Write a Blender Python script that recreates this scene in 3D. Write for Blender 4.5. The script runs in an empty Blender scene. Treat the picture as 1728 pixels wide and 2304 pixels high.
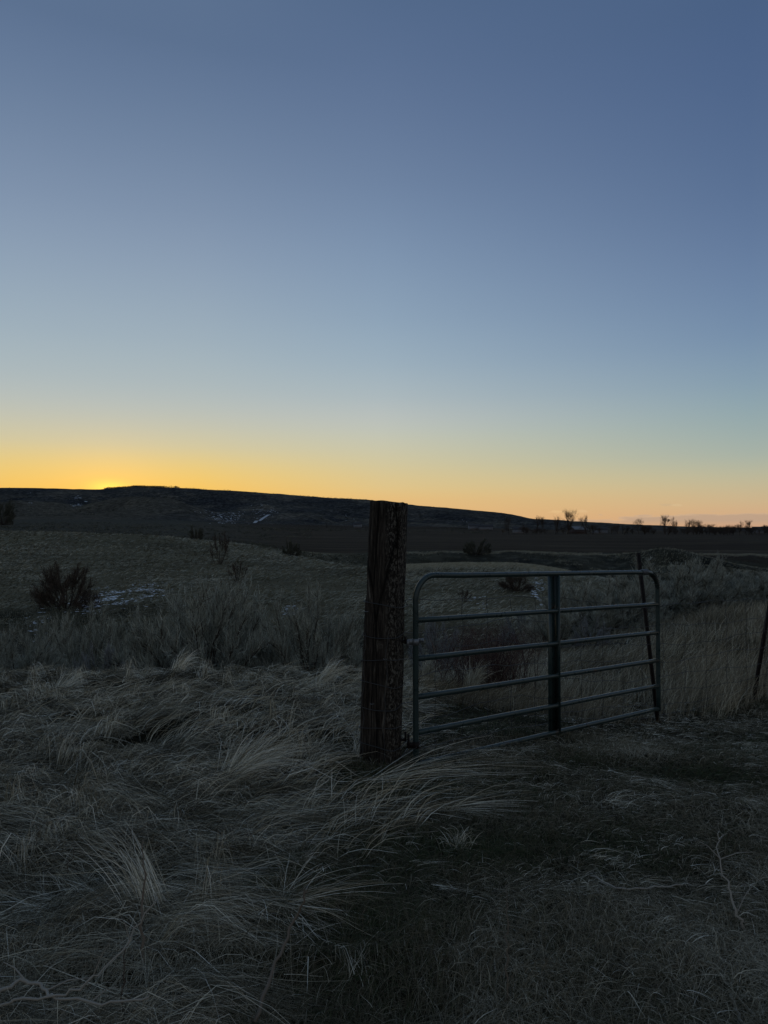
import bpy, math, random
import numpy as np
random.seed(7)
rng = np.random.default_rng(11)
SC = bpy.context.scene
COL = SC.collection
R = math.radians

# ------------------------------------------------------------------ camera
H = 1.6; F = 1600.0; PITCH = R(1.29)
cam = bpy.data.cameras.new('camera'); camo = bpy.data.objects.new('camera', cam); COL.objects.link(camo)
cam.sensor_fit = 'VERTICAL'; cam.sensor_height = 36; cam.lens = 36 * F / 2304
cam.clip_start = 0.05; cam.clip_end = 30000
camo.location = (0, 0, H); camo.rotation_euler = (R(90) + PITCH, 0, 0)
SC.camera = camo
SC.render.resolution_x = 768; SC.render.resolution_y = 1024
SC.view_settings.view_transform = 'Standard'; SC.view_settings.look = 'None'
SC.view_settings.exposure = 0; SC.view_settings.gamma = 1

def ray(u, v):
    x = (u - 864) / F; y = -(v - 1152) / F
    return np.array([x, math.cos(PITCH) - y * math.sin(PITCH), math.sin(PITCH) + y * math.cos(PITCH)])
def at(u, v, Y):
    d = ray(u, v); return np.array([0, 0, H]) + d * (Y / d[1])
def elev(u, v):
    d = ray(u, v); return math.degrees(math.atan2(d[2], math.hypot(d[0], d[1])))

# ------------------------------------------------------------------ world: clear sky after sundown
SUN_AZ = -21.15      # degrees from +Y towards +X
SUN_EL = 1.2
world = bpy.data.worlds.new("World"); SC.world = world; world.use_nodes = True
nt = world.node_tree; N = nt.nodes; L = nt.links

def s2l(c):
    return tuple(((x / 255) / 12.92 if x / 255 <= .04045 else ((x / 255 + .055) / 1.055) ** 2.4) for x in c)
def wmath(op, a, b=None, c=None, clamp=False):
    n = N.new('ShaderNodeMath'); n.operation = op; n.use_clamp = clamp
    for i, q in enumerate((a, b, c)):
        if q is None: continue
        if isinstance(q, (int, float)): n.inputs[i].default_value = q
        else: L.new(q, n.inputs[i])
    return n.outputs[0]
def wmap(x, a, b, c=0., d=1., smooth=False):
    n = N.new('ShaderNodeMapRange'); n.clamp = True
    if smooth: n.interpolation_type = 'SMOOTHSTEP'
    L.new(x, n.inputs[0])
    for i, q in enumerate((a, b, c, d)): n.inputs[1 + i].default_value = q
    return n.outputs[0]
def wmix(f, a, b, mode='MIX'):
    n = N.new('ShaderNodeMixRGB'); n.blend_type = mode
    for i, q in enumerate((f, a, b)):
        if isinstance(q, (int, float)): n.inputs[i].default_value = q
        elif isinstance(q, tuple): n.inputs[i].default_value = (*q, 1)
        else: L.new(q, n.inputs[i])
    return n.outputs[0]
tc = N.new('ShaderNodeTexCoord')
sep = N.new('ShaderNodeSeparateXYZ'); L.new(tc.outputs['Generated'], sep.inputs[0])
X_, Y_, Z_ = sep.outputs
hor = wmath('SQRT', wmath('ADD', wmath('MULTIPLY', X_, X_), wmath('MULTIPLY', Y_, Y_)))
EL = wmath('MULTIPLY', wmath('ARCTAN2', Z_, hor), 57.2958)
AZ = wmath('MULTIPLY', wmath('ARCTAN2', X_, Y_), 57.2958)
sx, sy = math.sin(R(SUN_AZ)), math.cos(R(SUN_AZ))
cosd = wmath('DIVIDE', wmath('ADD', wmath('MULTIPLY', X_, sx), wmath('MULTIPLY', Y_, sy)), wmath('MAXIMUM', hor, 1e-4))
DAZ = wmath('MULTIPLY', wmath('ARCCOSINE', wmath('MINIMUM', wmath('MAXIMUM', cosd, -1.), 1.)), 57.2958)
E0, E1 = -2.0, 90.0
elf = wmap(EL, E0, E1)
def ramp(stops):
    n = N.new('ShaderNodeValToRGB'); L.new(elf, n.inputs[0])
    cr = n.color_ramp; cr.interpolation = 'B_SPLINE'
    st = sorted([((e - E0) / (E1 - E0), c) for e, c in stops])
    while len(cr.elements) < len(st): cr.elements.new(0.5)
    for el, (p, c) in zip(cr.elements, st): el.position = p
    for el, (p, c) in zip(cr.elements, st): el.color = (*s2l(c), 1)
    return n.outputs[0]
def column(u, rows, zen=(70, 94, 122)):
    st = [(elev(u, v), c) for v, c in rows]
    st.append((90, zen)); st.append((-2, rows[-1][1]))
    return ramp(st)
SKY_A = column(30, [(0, (94, 115, 147)), (208, (107, 128, 157)), (416, (128, 147, 173)), (572, (143, 162, 183)),
                    (728, (160, 178, 190)), (832, (172, 186, 190)), (910, (188, 194, 187)), (988, (211, 202, 162)),
                    (1040, (234, 204, 124)), (1092, (248, 200, 98)), (1180, (248, 182, 80))])
SKY_B = column(860, [(0, (85, 107, 141)), (204, (94, 115, 148)), (409, (111, 132, 162)), (562, (126, 148, 176)),
                     (715, (143, 165, 186)), (817, (157, 177, 191)), (894, (174, 187, 191)), (941, (188, 194, 190)), (985, (196, 199, 182)),
                     (1047, (213, 201, 156)), (1098, (227, 198, 136)), (1124, (233, 192, 126)), (1180, (232, 180, 118))])
SKY_C = column(1690, [(0, (74, 97, 134)), (215, (80, 103, 140)), (430, (91, 114, 149)), (592, (104, 127, 161)),
                      (753, (119, 144, 173)), (861, (136, 160, 177)), (941, (150, 171, 174)), (1022, (169, 180, 169)), (1076, (193, 188, 155)), (1130, (210, 181, 139)), (1165, (214, 172, 134)), (1188, (210, 164, 130))])
SKY_D = ramp([(-2, (94, 98, 106)), (4, (122, 122, 124)), (10, (142, 138, 136)), (20, (124, 134, 144)), (40, (92, 112, 132)), (90, (70, 94, 122))])
ab = wmap(DAZ, 6.5, 21.0); bc = wmap(DAZ, 21.0, 48.5); cd = wmap(DAZ, 48.5, 140.0)
sky = wmix(cd, wmix(bc, wmix(ab, SKY_A, SKY_B), SKY_C), SKY_D)
# the glow where the sun has just gone behind the ridge
ang2 = wmath('ADD', wmath('POWER', wmath('DIVIDE', DAZ, 4.2), 2.0), wmath('POWER', wmath('DIVIDE', wmath('SUBTRACT', EL, 2.6), 3.2), 2.0))
glow = wmath('POWER', 2.718, wmath('MULTIPLY', ang2, -1.0))
sky = wmix(1.0, sky, wmix(glow, (0., 0., 0.), (0.15, 0.055, -0.03)), 'ADD')
ang3 = wmath('ADD', wmath('POWER', wmath('DIVIDE', DAZ, 1.3), 2.0), wmath('POWER', wmath('DIVIDE', wmath('SUBTRACT', EL, 3.0), .5), 2.0))
glow3 = wmath('POWER', 2.718, wmath('MULTIPLY', ang3, -1.0))
sky = wmix(1.0, sky, wmix(glow3, (0., 0., 0.), (0.38, 0.30, 0.02)), 'ADD')
# low distant clouds over the flat horizon
cv = N.new('ShaderNodeCombineXYZ'); L.new(wmath('MULTIPLY', AZ, 0.42), cv.inputs[0]); L.new(wmath('MULTIPLY', EL, 2.2), cv.inputs[1])
cn = N.new('ShaderNodeTexNoise'); cn.inputs['Scale'].default_value = 1.0; cn.inputs['Detail'].default_value = 6; cn.inputs['Roughness'].default_value = .62
L.new(cv.outputs[0], cn.inputs['Vector'])
top = wmath('ADD', wmap(AZ, 8., 26., 0.35, 1.25), wmath('MULTIPLY', wmath('SUBTRACT', cn.outputs[0], .5), 1.7))
band = wmath('MULTIPLY', wmap(wmath('SUBTRACT', top, EL), 0.0, .10), wmap(EL, 0.15, .55, .2, 1.))
band = wmath('MULTIPLY', band, wmap(AZ, 6., 20., 0., 1.))
edge = wmath('MULTIPLY', band, wmap(wmath('SUBTRACT', top, EL), 0.30, 0.05))
sky = wmix(wmath('MULTIPLY', band, .75), sky, s2l((186, 160, 138)))
sky = wmix(wmath('MULTIPLY', edge, .55), sky, s2l((225, 188, 148)))
def puff(u, v, wu, wv, col):
    global sky
    a0 = math.degrees(math.atan2((u - 864) / F, 1)); e0 = elev(u, v)
    q = wmath('ADD', wmath('POWER', wmath('ABSOLUTE', wmath('DIVIDE', wmath('SUBTRACT', AZ, a0), wu)), 2.0), wmath('POWER', wmath('ABSOLUTE', wmath('DIVIDE', wmath('SUBTRACT', EL, e0), wv)), 2.0))
    q = wmath('ADD', q, wmath('MULTIPLY', wmath('SUBTRACT', cn2.outputs[0], .5), 3.0))
    sky = wmix(wmath('MULTIPLY', wmap(q, 1.1, .3), .6), sky, s2l(col))
cv2 = N.new('ShaderNodeCombineXYZ'); L.new(wmath('MULTIPLY', AZ, 3.), cv2.inputs[0]); L.new(wmath('MULTIPLY', EL, 7.), cv2.inputs[1])
cn2 = N.new('ShaderNodeTexNoise'); cn2.inputs['Scale'].default_value = 1.0; cn2.inputs['Detail'].default_value = 4; L.new(cv2.outputs[0], cn2.inputs['Vector'])
puff(1500, 1136, .5, .12, (205, 178, 140)); puff(1523, 1137, .45, .11, (218, 190, 146)); puff(1252, 1152, .6, .13, (232, 196, 142)); puff(1285, 1152, .6, .11, (228, 192, 140)); puff(1312, 1150, .4, .13, (226, 190, 142))
# a share of the physical dusk sky
ns = N.new('ShaderNodeTexSky'); ns.sky_type = 'NISHITA'; ns.sun_disc = False; ns.sun_elevation = R(SUN_EL); ns.sun_rotation = R(SUN_AZ)
ns.ozone_density = 3
nsk = wmix(1.0, ns.outputs[0], (0.15, 0.15, 0.15), 'MULTIPLY')
sky = wmix(0.04, sky, nsk)
L.new(sky, N['Background'].inputs[0]); N['Background'].inputs[1].default_value = 1.0

# ------------------------------------------------------------------ sun, just below the ridge line
sl = bpy.data.lights.new('sun', 'SUN'); so = bpy.data.objects.new('sun', sl); COL.objects.link(so)
sl.energy = 2.0; sl.angle = R(0.5); sl.color = (1, .62, .3)
so.rotation_euler = (R(90 - SUN_EL), 0, R(180 - SUN_AZ))

# ------------------------------------------------------------------ materials
def new_mat(name):
    m = bpy.data.materials.new(name); m.use_nodes = True
    return m, m.node_tree.nodes, m.node_tree.links, m.node_tree.nodes['Principled BSDF']
def nz(n, l, vec, scale, detail=4, rough=.55, dist=0.):
    t = n.new('ShaderNodeTexNoise'); t.inputs['Scale'].default_value = scale; t.inputs['Detail'].default_value = detail
    t.inputs['Roughness'].default_value = rough; t.inputs['Distortion'].default_value = dist
    if vec is not None: l.new(vec, t.inputs['Vector'])
    return t.outputs[0]
def cr(n, l, fac, stops):
    t = n.new('ShaderNodeValToRGB'); l.new(fac, t.inputs[0])
    while len(t.color_ramp.elements) < len(stops): t.color_ramp.elements.new(.5)
    for e, (p, c) in zip(t.color_ramp.elements, stops):
        e.position = p; e.color = (*c, 1) if isinstance(c, tuple) else (c, c, c, 1)
    return t.outputs[0]
def mix(n, l, f, a, b, mode='MIX'):
    t = n.new('ShaderNodeMixRGB'); t.blend_type = mode
    for i, q in enumerate((f, a, b)):
        if isinstance(q, (int, float)): t.inputs[i].default_value = q
        elif isinstance(q, tuple): t.inputs[i].default_value = (*q, 1)
        else: l.new(q, t.inputs[i])
    return t.outputs[0]
def mapping(n, l, scale, kind='Object'):
    t = n.new('ShaderNodeTexCoord'); m = n.new('ShaderNodeMapping'); m.inputs['Scale'].default_value = scale
    l.new(t.outputs[kind], m.inputs[0]); return m.outputs[0]
def bump(n, l, h, bs, strength, dist):
    b = n.new('ShaderNodeBump'); b.inputs['Strength'].default_value = strength; b.inputs['Distance'].default_value = dist
    l.new(h, b.inputs['Height']); l.new(b.outputs[0], bs.inputs['Normal'])

def mat_tint(name, stops, rough=.75, spec=.25):
    """stalk / foliage material: colour from the per-blade 'tint' attribute"""
    m, n, l, b = new_mat(name)
    a = n.new('ShaderNodeAttribute'); a.attribute_name = 'tint'
    l.new(cr(n, l, a.outputs['Fac'], stops), b.inputs['Base Color'])
    b.inputs['Roughness'].default_value = rough; b.inputs['Specular IOR Level'].default_value = spec
    return m
M = {}
M['straw'] = mat_tint('dry_straw', [(0, (.03, .024, .014)), (.30, (.105, .09, .056)), (.55, (.36, .315, .215)), (.78, (.77, .69, .52)), (1, (.96, .90, .75))])
M['short'] = mat_tint('short_grass', [(0, (.030, .040, .012)), (.3, (.055, .068, .022)), (.55, (.10, .076, .042)), (.8, (.24, .20, .125)), (1, (.55, .49, .36))])
M['tall'] = mat_tint('tall_straw', [(0, (.06, .045, .028)), (.4, (.20, .165, .105)), (.8, (.42, .37, .26)), (1, (.72, .66, .50))])
M['meadow'] = mat_tint('meadow_straw', [(0, (.08, .075, .05)), (.5, (.26, .24, .165)), (1, (.52, .48, .36))])
M['sage'] = mat_tint('sage_leaf', [(0, (.09, .09, .068)), (.5, (.31, .315, .255)), (1, (.60, .60, .50))])
M['bluesage'] = mat_tint('blue_sage_leaf', [(0, (.11, .11, .11)), (.5, (.24, .25, .25)), (1, (.40, .41, .41))])
M['scrub'] = mat_tint('scrub_leaf', [(0, (.02, .021, .014)), (.5, (.065, .065, .045)), (1, (.20, .195, .14))])
M['twig'] = mat_tint('bare_twig', [(0, (.03, .022, .016)), (.6, (.08, .058, .042)), (1, (.16, .12, .09))])
M['redtwig'] = mat_tint('red_twig', [(0, (.04, .022, .018)), (.6, (.11, .062, .052)), (1, (.24, .16, .125))])
M['palewood'] = mat_tint('pale_dead_wood', [(0, (.20, .175, .14)), (1, (.42, .37, .30))])
M['stalk'] = mat_tint('brown_stalk', [(0, (.08, .06, .045)), (1, (.24, .19, .14))])

def mat_ground():
    m, n, l, b = new_mat('thatch_ground')
    g = n.new('ShaderNodeNewGeometry'); P = g.outputs['Position']
    fine = nz(n, l, P, 30, 8, .7); mid = nz(n, l, P, 1.3, 6, .65, .6)
    mp = n.new('ShaderNodeMapping'); mp.inputs['Scale'].default_value = (.25, 1.3, 1.3); l.new(P, mp.inputs[0])
    streak = nz(n, l, mp.outputs[0], 1.1, 8, .7, .8)
    big = nz(n, l, P, .07, 5, .6)
    c1 = cr(n, l, streak, [(.3, (.07, .06, .034)), (.52, (.17, .145, .085)), (.72, (.30, .26, .16))])
    c2 = cr(n, l, fine, [(.3, (.05, .04, .024)), (.7, (.22, .19, .12))])
    c = mix(n, l, .4, c1, c2)
    c = mix(n, l, 1, c, cr(n, l, big, [(.3, .6), (.7, 1.25)]), 'MULTIPLY')
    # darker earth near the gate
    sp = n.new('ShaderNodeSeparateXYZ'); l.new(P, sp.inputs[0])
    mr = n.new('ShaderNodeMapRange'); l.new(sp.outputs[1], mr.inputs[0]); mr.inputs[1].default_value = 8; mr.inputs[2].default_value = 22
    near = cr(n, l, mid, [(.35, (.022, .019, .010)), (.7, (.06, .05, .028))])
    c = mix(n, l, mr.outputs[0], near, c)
    def mrange(src, a_, b_, c_=0., d_=1.):
        q = n.new('ShaderNodeMapRange'); l.new(src, q.inputs[0])
        for i_, v_ in enumerate((a_, b_, c_, d_)): q.inputs[1 + i_].default_value = v_
        return q.outputs[0]
    def mul(a_, b_):
        q = n.new('ShaderNodeMath'); q.operation = 'MULTIPLY'; l.new(a_, q.inputs[0]); l.new(b_, q.inputs[1]); return q.outputs[0]
    dv = n.new('ShaderNodeMath'); dv.operation = 'DIVIDE'; l.new(sp.outputs[0], dv.inputs[0]); l.new(sp.outputs[1], dv.inputs[1])
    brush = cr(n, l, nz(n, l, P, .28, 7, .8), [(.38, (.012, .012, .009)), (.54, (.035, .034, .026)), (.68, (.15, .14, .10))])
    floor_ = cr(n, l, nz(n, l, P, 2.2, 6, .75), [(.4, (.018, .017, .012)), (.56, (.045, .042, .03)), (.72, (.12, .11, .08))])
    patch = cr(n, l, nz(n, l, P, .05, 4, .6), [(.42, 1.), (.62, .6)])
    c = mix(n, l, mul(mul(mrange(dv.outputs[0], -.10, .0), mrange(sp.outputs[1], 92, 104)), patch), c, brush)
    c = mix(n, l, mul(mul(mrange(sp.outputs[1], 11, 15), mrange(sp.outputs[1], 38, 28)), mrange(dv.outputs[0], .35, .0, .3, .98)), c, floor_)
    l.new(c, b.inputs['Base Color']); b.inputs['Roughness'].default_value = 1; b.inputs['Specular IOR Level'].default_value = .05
    mh = mix(n, l, .5, streak, fine); bump(n, l, mh, b, .9, .18)
    return m
def mat_field():
    m, n, l, b = new_mat('plowed_field')
    g = n.new('ShaderNodeNewGeometry'); P = g.outputs['Position']
    mp = n.new('ShaderNodeMapping'); mp.inputs['Scale'].default_value = (.012, .06, .06); l.new(P, mp.inputs[0])
    s = nz(n, l, mp.outputs[0], 1.0, 8, .7, .5)
    c = cr(n, l, s, [(.3, (.026, .019, .013)), (.5, (.042, .031, .021)), (.7, (.10, .08, .055))])
    sp = n.new('ShaderNodeSeparateXYZ'); l.new(P, sp.inputs[0])
    # left bench is grass and scrub, the right plateau bare soil
    k = n.new('ShaderNodeMath'); k.operation = 'DIVIDE'; l.new(sp.outputs[0], k.inputs[0]); l.new(sp.outputs[1], k.inputs[1])
    k2 = n.new('ShaderNodeMapRange'); l.new(k.outputs[0], k2.inputs[0]); k2.inputs[1].default_value = -.28; k2.inputs[2].default_value = -.12
    f2 = nz(n, l, P, .35, 7, .75)
    sc = cr(n, l, f2, [(.38, (.022, .023, .018)), (.5, (.058, .056, .042)), (.66, (.13, .12, .09))])
    c = mix(n, l, k2.outputs[0], sc, c)
    l.new(c, b.inputs['Base Color']); b.inputs['Roughness'].default_value = 1; b.inputs['Specular IOR Level'].default_value = .05
    bump(n, l, nz(n, l, P, 1.2, 6, .7), b, .8, .6)
    return m
def mat_hills():
    m, n, l, b = new_mat('sage_hillside')
    g = n.new('ShaderNodeNewGeometry'); P = g.outputs['Position']
    a = nz(n, l, P, .012, 8, .62, .8); f = nz(n, l, P, .14, 8, .8)
    c = cr(n, l, a, [(.36, (.035, .036, .038)), (.5, (.06, .058, .052)), (.66, (.14, .12, .09))])
    c = mix(n, l, 1, c, cr(n, l, f, [(.38, .25), (.5, .9), (.62, 2.2)]), 'MULTIPLY')
    # the nearer spur carries pale dry grass instead of sage
    sp = n.new('ShaderNodeSeparateXYZ'); l.new(P, sp.inputs[0])
    def mr(src, a_, b_):
        q = n.new('ShaderNodeMapRange'); l.new(src, q.inputs[0]); q.inputs[1].default_value = a_; q.inputs[2].default_value = b_; return q.outputs[0]
    def mul(a_, b_):
        q = n.new('ShaderNodeMath'); q.operation = 'MULTIPLY'; l.new(a_, q.inputs[0]); l.new(b_, q.inputs[1]); return q.outputs[0]
    grass = cr(n, l, f, [(.38, (.05, .042, .028)), (.55, (.15, .125, .085)), (.7, (.24, .205, .145))])
    c = mix(n, l, mul(mr(sp.outputs[1], 1215, 1165), mr(sp.outputs[0], -230, -330)), c, mix(n, l, .35, grass, c))
    l.new(c, b.inputs['Base Color']); b.inputs['Roughness'].default_value = 1; b.inputs['Specular IOR Level'].default_value = .05
    bump(n, l, nz(n, l, P, .05, 8, .7), b, 1.0, 9.)
    return m
M['ground'] = mat_ground(); M['field'] = mat_field(); M['hills'] = mat_hills()
def mat_plain(name, c, rough=.8, metal=0., nscale=20, var=.35, spec=.3):
    m, n, l, b = new_mat(name)
    v = mapping(n, l, (1, 1, 1)); t = nz(n, l, v, nscale, 5, .6)
    lo = tuple(x * (1 - var) for x in c); hi = tuple(x * (1 + var) for x in c)
    l.new(cr(n, l, t, [(.3, lo), (.7, hi)]), b.inputs['Base Color'])
    b.inputs['Roughness'].default_value = rough; b.inputs['Metallic'].default_value = metal; b.inputs['Specular IOR Level'].default_value = spec
    return m
M['snow'] = mat_plain('old_snow', (.80, .82, .85), .6, 0, 8, .06)
M['road'] = mat_plain('pale_gravel_road', (.5, .5, .5), .9, 0, .2, .15)
M['rust'] = mat_plain('rusty_steel', (.022, .016, .014), .75, .3, 60, .5)
M['wire'] = mat_plain('galvanised_wire', (.09, .09, .09), .5, .7, 80, .3)
M['zinc'] = mat_plain('zinc_plated_steel', (.22, .225, .235), .5, .6, 90, .2)
M['housewall'] = mat_plain('pale_siding', (.20, .21, .23), .8, 0, 1, .15)
M['houseroof'] = mat_plain('dark_roofing', (.06, .06, .065), .8, 0, 1, .2)
M['barn'] = mat_plain('barn_siding', (.07, .05, .045), .8, 0, 1, .2)
def mat_gate():
    m, n, l, b = new_mat('green_gate_paint')
    v = mapping(n, l, (1, 1, 1)); t = nz(n, l, v, 14, 6, .7); t2 = nz(n, l, v, 130, 3, .6)
    c = cr(n, l, t, [(.3, (.021, .037, .036)), (.7, (.034, .057, .053))])
    sc = cr(n, l, t2, [(.66, 0.), (.74, 1.)])
    c = mix(n, l, sc, c, (.07, .075, .065))
    t3 = nz(n, l, v, 5, 7, .8); c = mix(n, l, cr(n, l, t3, [(.60, 0.), (.66, .8)]), c, (.06, .032, .02))
    l.new(c, b.inputs['Base Color']); b.inputs['Specular IOR Level'].default_value = .5
    l.new(cr(n, l, t, [(.3, .22), (.7, .40)]), b.inputs['Roughness'])
    bump(n, l, t2, b, .15, .002)
    return m
M['gate'] = mat_gate()
def mat_post():
    m, n, l, b = new_mat('weathered_timber')
    v = mapping(n, l, (1, 1, .09)); g = nz(n, l, v, 62, 8, .72, .4)
    v2 = mapping(n, l, (1, 1, .16)); w = nz(n, l, v2, 9, 5, .6, 1.2)
    v3 = mapping(n, l, (1, 1, .45)); sp = nz(n, l, v3, 95, 5, .7)
    c = cr(n, l, g, [(.33, (.007, .006, .005)), (.5, (.036, .028, .022)), (.62, (.085, .070, .055)), (.76, (.24, .21, .17))])
    c = mix(n, l, cr(n, l, w, [(.60, 0.), (.66, .7)]), c, (.22, .19, .15))
    # flaking bark on the gate-side face
    tcn = n.new('ShaderNodeTexCoord'); s = n.new('ShaderNodeSeparateXYZ'); l.new(tcn.outputs['Object'], s.inputs[0])
    mr = n.new('ShaderNodeMapRange'); l.new(s.outputs[0], mr.inputs[0]); mr.inputs[1].default_value = .02; mr.inputs[2].default_value = .07
    fl = cr(n, l, sp, [(.50, (.012, .009, .007)), (.60, (.26, .235, .195))])
    c = mix(n, l, mr.outputs[0], c, mix(n, l, .6, c, fl))
    kv = n.new('ShaderNodeTexVoronoi'); kv.feature = 'DISTANCE_TO_EDGE'; kv.inputs['Scale'].default_value = 5
    l.new(mapping(n, l, (1.4, 1.4, .12)), kv.inputs['Vector'])
    c = mix(n, l, 1, c, cr(n, l, kv.outputs[0], [(0, .12), (.035, 1.)]), 'MULTIPLY')
    l.new(c, b.inputs['Base Color']); b.inputs['Roughness'].default_value = .95; b.inputs['Specular IOR Level'].default_value = .12
    bump(n, l, mix(n, l, .5, g, sp), b, 1., .012)
    return m
M['post'] = mat_post()

# ------------------------------------------------------------------ helpers
def link(o, parent=None):
    COL.objects.link(o)
    if parent is not None: o.parent = parent
    return o
def tag(o, label=None, cat=None, group=None, kind=None):
    if label: o['label'] = label
    if cat: o['category'] = cat
    if group: o['group'] = group
    if kind: o['kind'] = kind
    return o
def empty(name, loc, label, cat, group=None, rz=0):
    o = bpy.data.objects.new(name, None); o.location = tuple(float(q) for q in loc); o.rotation_euler = (0, 0, rz); link(o)
    return tag(o, label, cat, group)
def mesh_np(name, V, Fq, mat, parent=None, tint=None, smooth=False):
    V = np.asarray(V, dtype=np.float32).reshape(-1, 3); Fq = np.asarray(Fq, dtype=np.int32); k = Fq.shape[1]
    me = bpy.data.meshes.new(name); me.vertices.add(len(V)); me.vertices.foreach_set('co', V.ravel())
    me.loops.add(Fq.size); me.loops.foreach_set('vertex_index', Fq.ravel())
    me.polygons.add(len(Fq)); me.polygons.foreach_set('loop_start', np.arange(0, Fq.size, k, dtype=np.int32))
    if smooth: me.polygons.foreach_set('use_smooth', np.ones(len(Fq), dtype=bool))
    me.update(calc_edges=True)
    if tint is not None:
        a = me.attributes.new('tint', 'FLOAT', 'POINT'); a.data.foreach_set('value', np.asarray(tint, dtype=np.float32))
    me.materials.append(mat)
    return link(bpy.data.objects.new(name, me), parent)
def ribbons(P, W, side=None, tint=None, tintgrad=0.):
    """P (N,K,3) polylines -> quad strips of half width W (N,) tapering to the tip"""
    Nn, K, _ = P.shape
    T = np.gradient(P, axis=1); T /= np.linalg.norm(T, axis=2, keepdims=True) + 1e-9
    if side is None:
        r = rng.normal(size=(Nn, 1, 3))
    else: r = side[:, None, :]
    S = np.cross(T, np.broadcast_to(r, T.shape)); S /= np.linalg.norm(S, axis=2, keepdims=True) + 1e-9
    tap = np.linspace(1, .25, K)[None, :, None]
    w = np.asarray(W).reshape(-1, 1, 1) * tap
    V = np.stack([P - S * w, P + S * w], axis=2).reshape(-1, 3)
    base = (np.arange(Nn) * K * 2)[:, None]; kk = (np.arange(K - 1) * 2)[None]
    b = (base + kk).ravel()
    Fq = np.stack([b, b + 1, b + 3, b + 2], axis=1)
    t = None
    if tint is not None:
        t = np.repeat(np.asarray(tint)[:, None] + tintgrad * np.linspace(0, 1, K)[None], 2, axis=1).ravel()
        t = np.clip(t, 0, 1)
    return V, Fq, t
class MB:
    def __init__(s): s.V = []; s.F = []; s.T = []; s.n = 0
    def add(s, V, Fq, t=None):
        V = np.asarray(V).reshape(-1, 3); s.V.append(V); s.F.append(np.asarray(Fq) + s.n); s.n += len(V)
        s.T.append(np.full(len(V), .5) if t is None else (np.full(len(V), t) if np.isscalar(t) else t))
    def build(s, name, mat, parent=None, smooth=False):
        return mesh_np(name, np.concatenate(s.V), np.concatenate(s.F), mat, parent, np.concatenate(s.T), smooth)
    def tube(s, P, r, k=8, t=None, cap=True):
        P = np.asarray(P, float); n = len(P); r = np.broadcast_to(np.asarray(r, float), (n,))
        T = np.gradient(P, axis=0); T /= np.linalg.norm(T, axis=1, keepdims=True) + 1e-12
        ref = np.array([0, 0, 1.]) if abs(T[0][2]) < .9 else np.array([1., 0, 0])
        V = []; a = np.cross(T[0], ref); a /= np.linalg.norm(a)
        ang = np.arange(k) / k * 2 * math.pi
        for i in range(n):
            a = a - T[i] * a.dot(T[i]); a /= np.linalg.norm(a); b = np.cross(T[i], a)
            V.append(P[i] + r[i] * (np.cos(ang)[:, None] * a + np.sin(ang)[:, None] * b))
        V = np.concatenate(V); Fq = []
        for i in range(n - 1):
            for j in range(k):
                j2 = (j + 1) % k; Fq.append((i * k + j, i * k + j2, (i + 1) * k + j2, (i + 1) * k + j))
        if cap and k % 2 == 0:
            for o_, rev in ((0, True), ((n - 1) * k, False)):
                for j in range(1, k // 2):
                    q = [o_ + j - 1 if j > 1 else o_, o_ + j, o_ + k - 1 - j, o_ + k - j if j > 1 else o_ + k - 1]
                    if j == 1: q = [o_, o_ + 1, o_ + k - 2, o_ + k - 1]
                    else: q = [o_ + j - 1, o_ + j, o_ + k - 1 - j, o_ + k - j]
                    Fq.append(tuple(reversed(q)) if rev else tuple(q))
        s.add(V, Fq, t)
    def box(s, c, sz, ax=None):
        c = np.asarray(c, float); h = np.asarray(sz, float) / 2
        ax = np.eye(3) if ax is None else np.asarray(ax, float)
        V = [c + ax[0] * h[0] * i + ax[1] * h[1] * j + ax[2] * h[2] * k_ for i in (-1, 1) for j in (-1, 1) for k_ in (-1, 1)]
        s.add(V, [(0, 1, 3, 2), (4, 6, 7, 5), (0, 4, 5, 1), (2, 3, 7, 6), (0, 2, 6, 4), (1, 5, 7, 3)])
# value noise
_P = rng.random((256, 256))
def vn(x, y):
    x = np.asarray(x, float); y = np.asarray(y, float)
    xi = np.floor(x).astype(int); yi = np.floor(y).astype(int); fx = x - xi; fy = y - yi
    fx = fx * fx * (3 - 2 * fx); fy = fy * fy * (3 - 2 * fy)
    a = _P[xi % 256, yi % 256]; b = _P[(xi + 1) % 256, yi % 256]; c = _P[xi % 256, (yi + 1) % 256]; d = _P[(xi + 1) % 256, (yi + 1) % 256]
    return (a * (1 - fx) + b * fx) * (1 - fy) + (c * (1 - fx) + d * fx) * fy
def fbm(x, y, o=4, g=.5):
    s = 0; a = 1; t = 0
    for i in range(o):
        s = s + a * (vn(x * 2 ** i + 17.3 * i, y * 2 ** i + 5.1 * i) - .5); t += a; a *= g
    return s / t * 2

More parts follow.
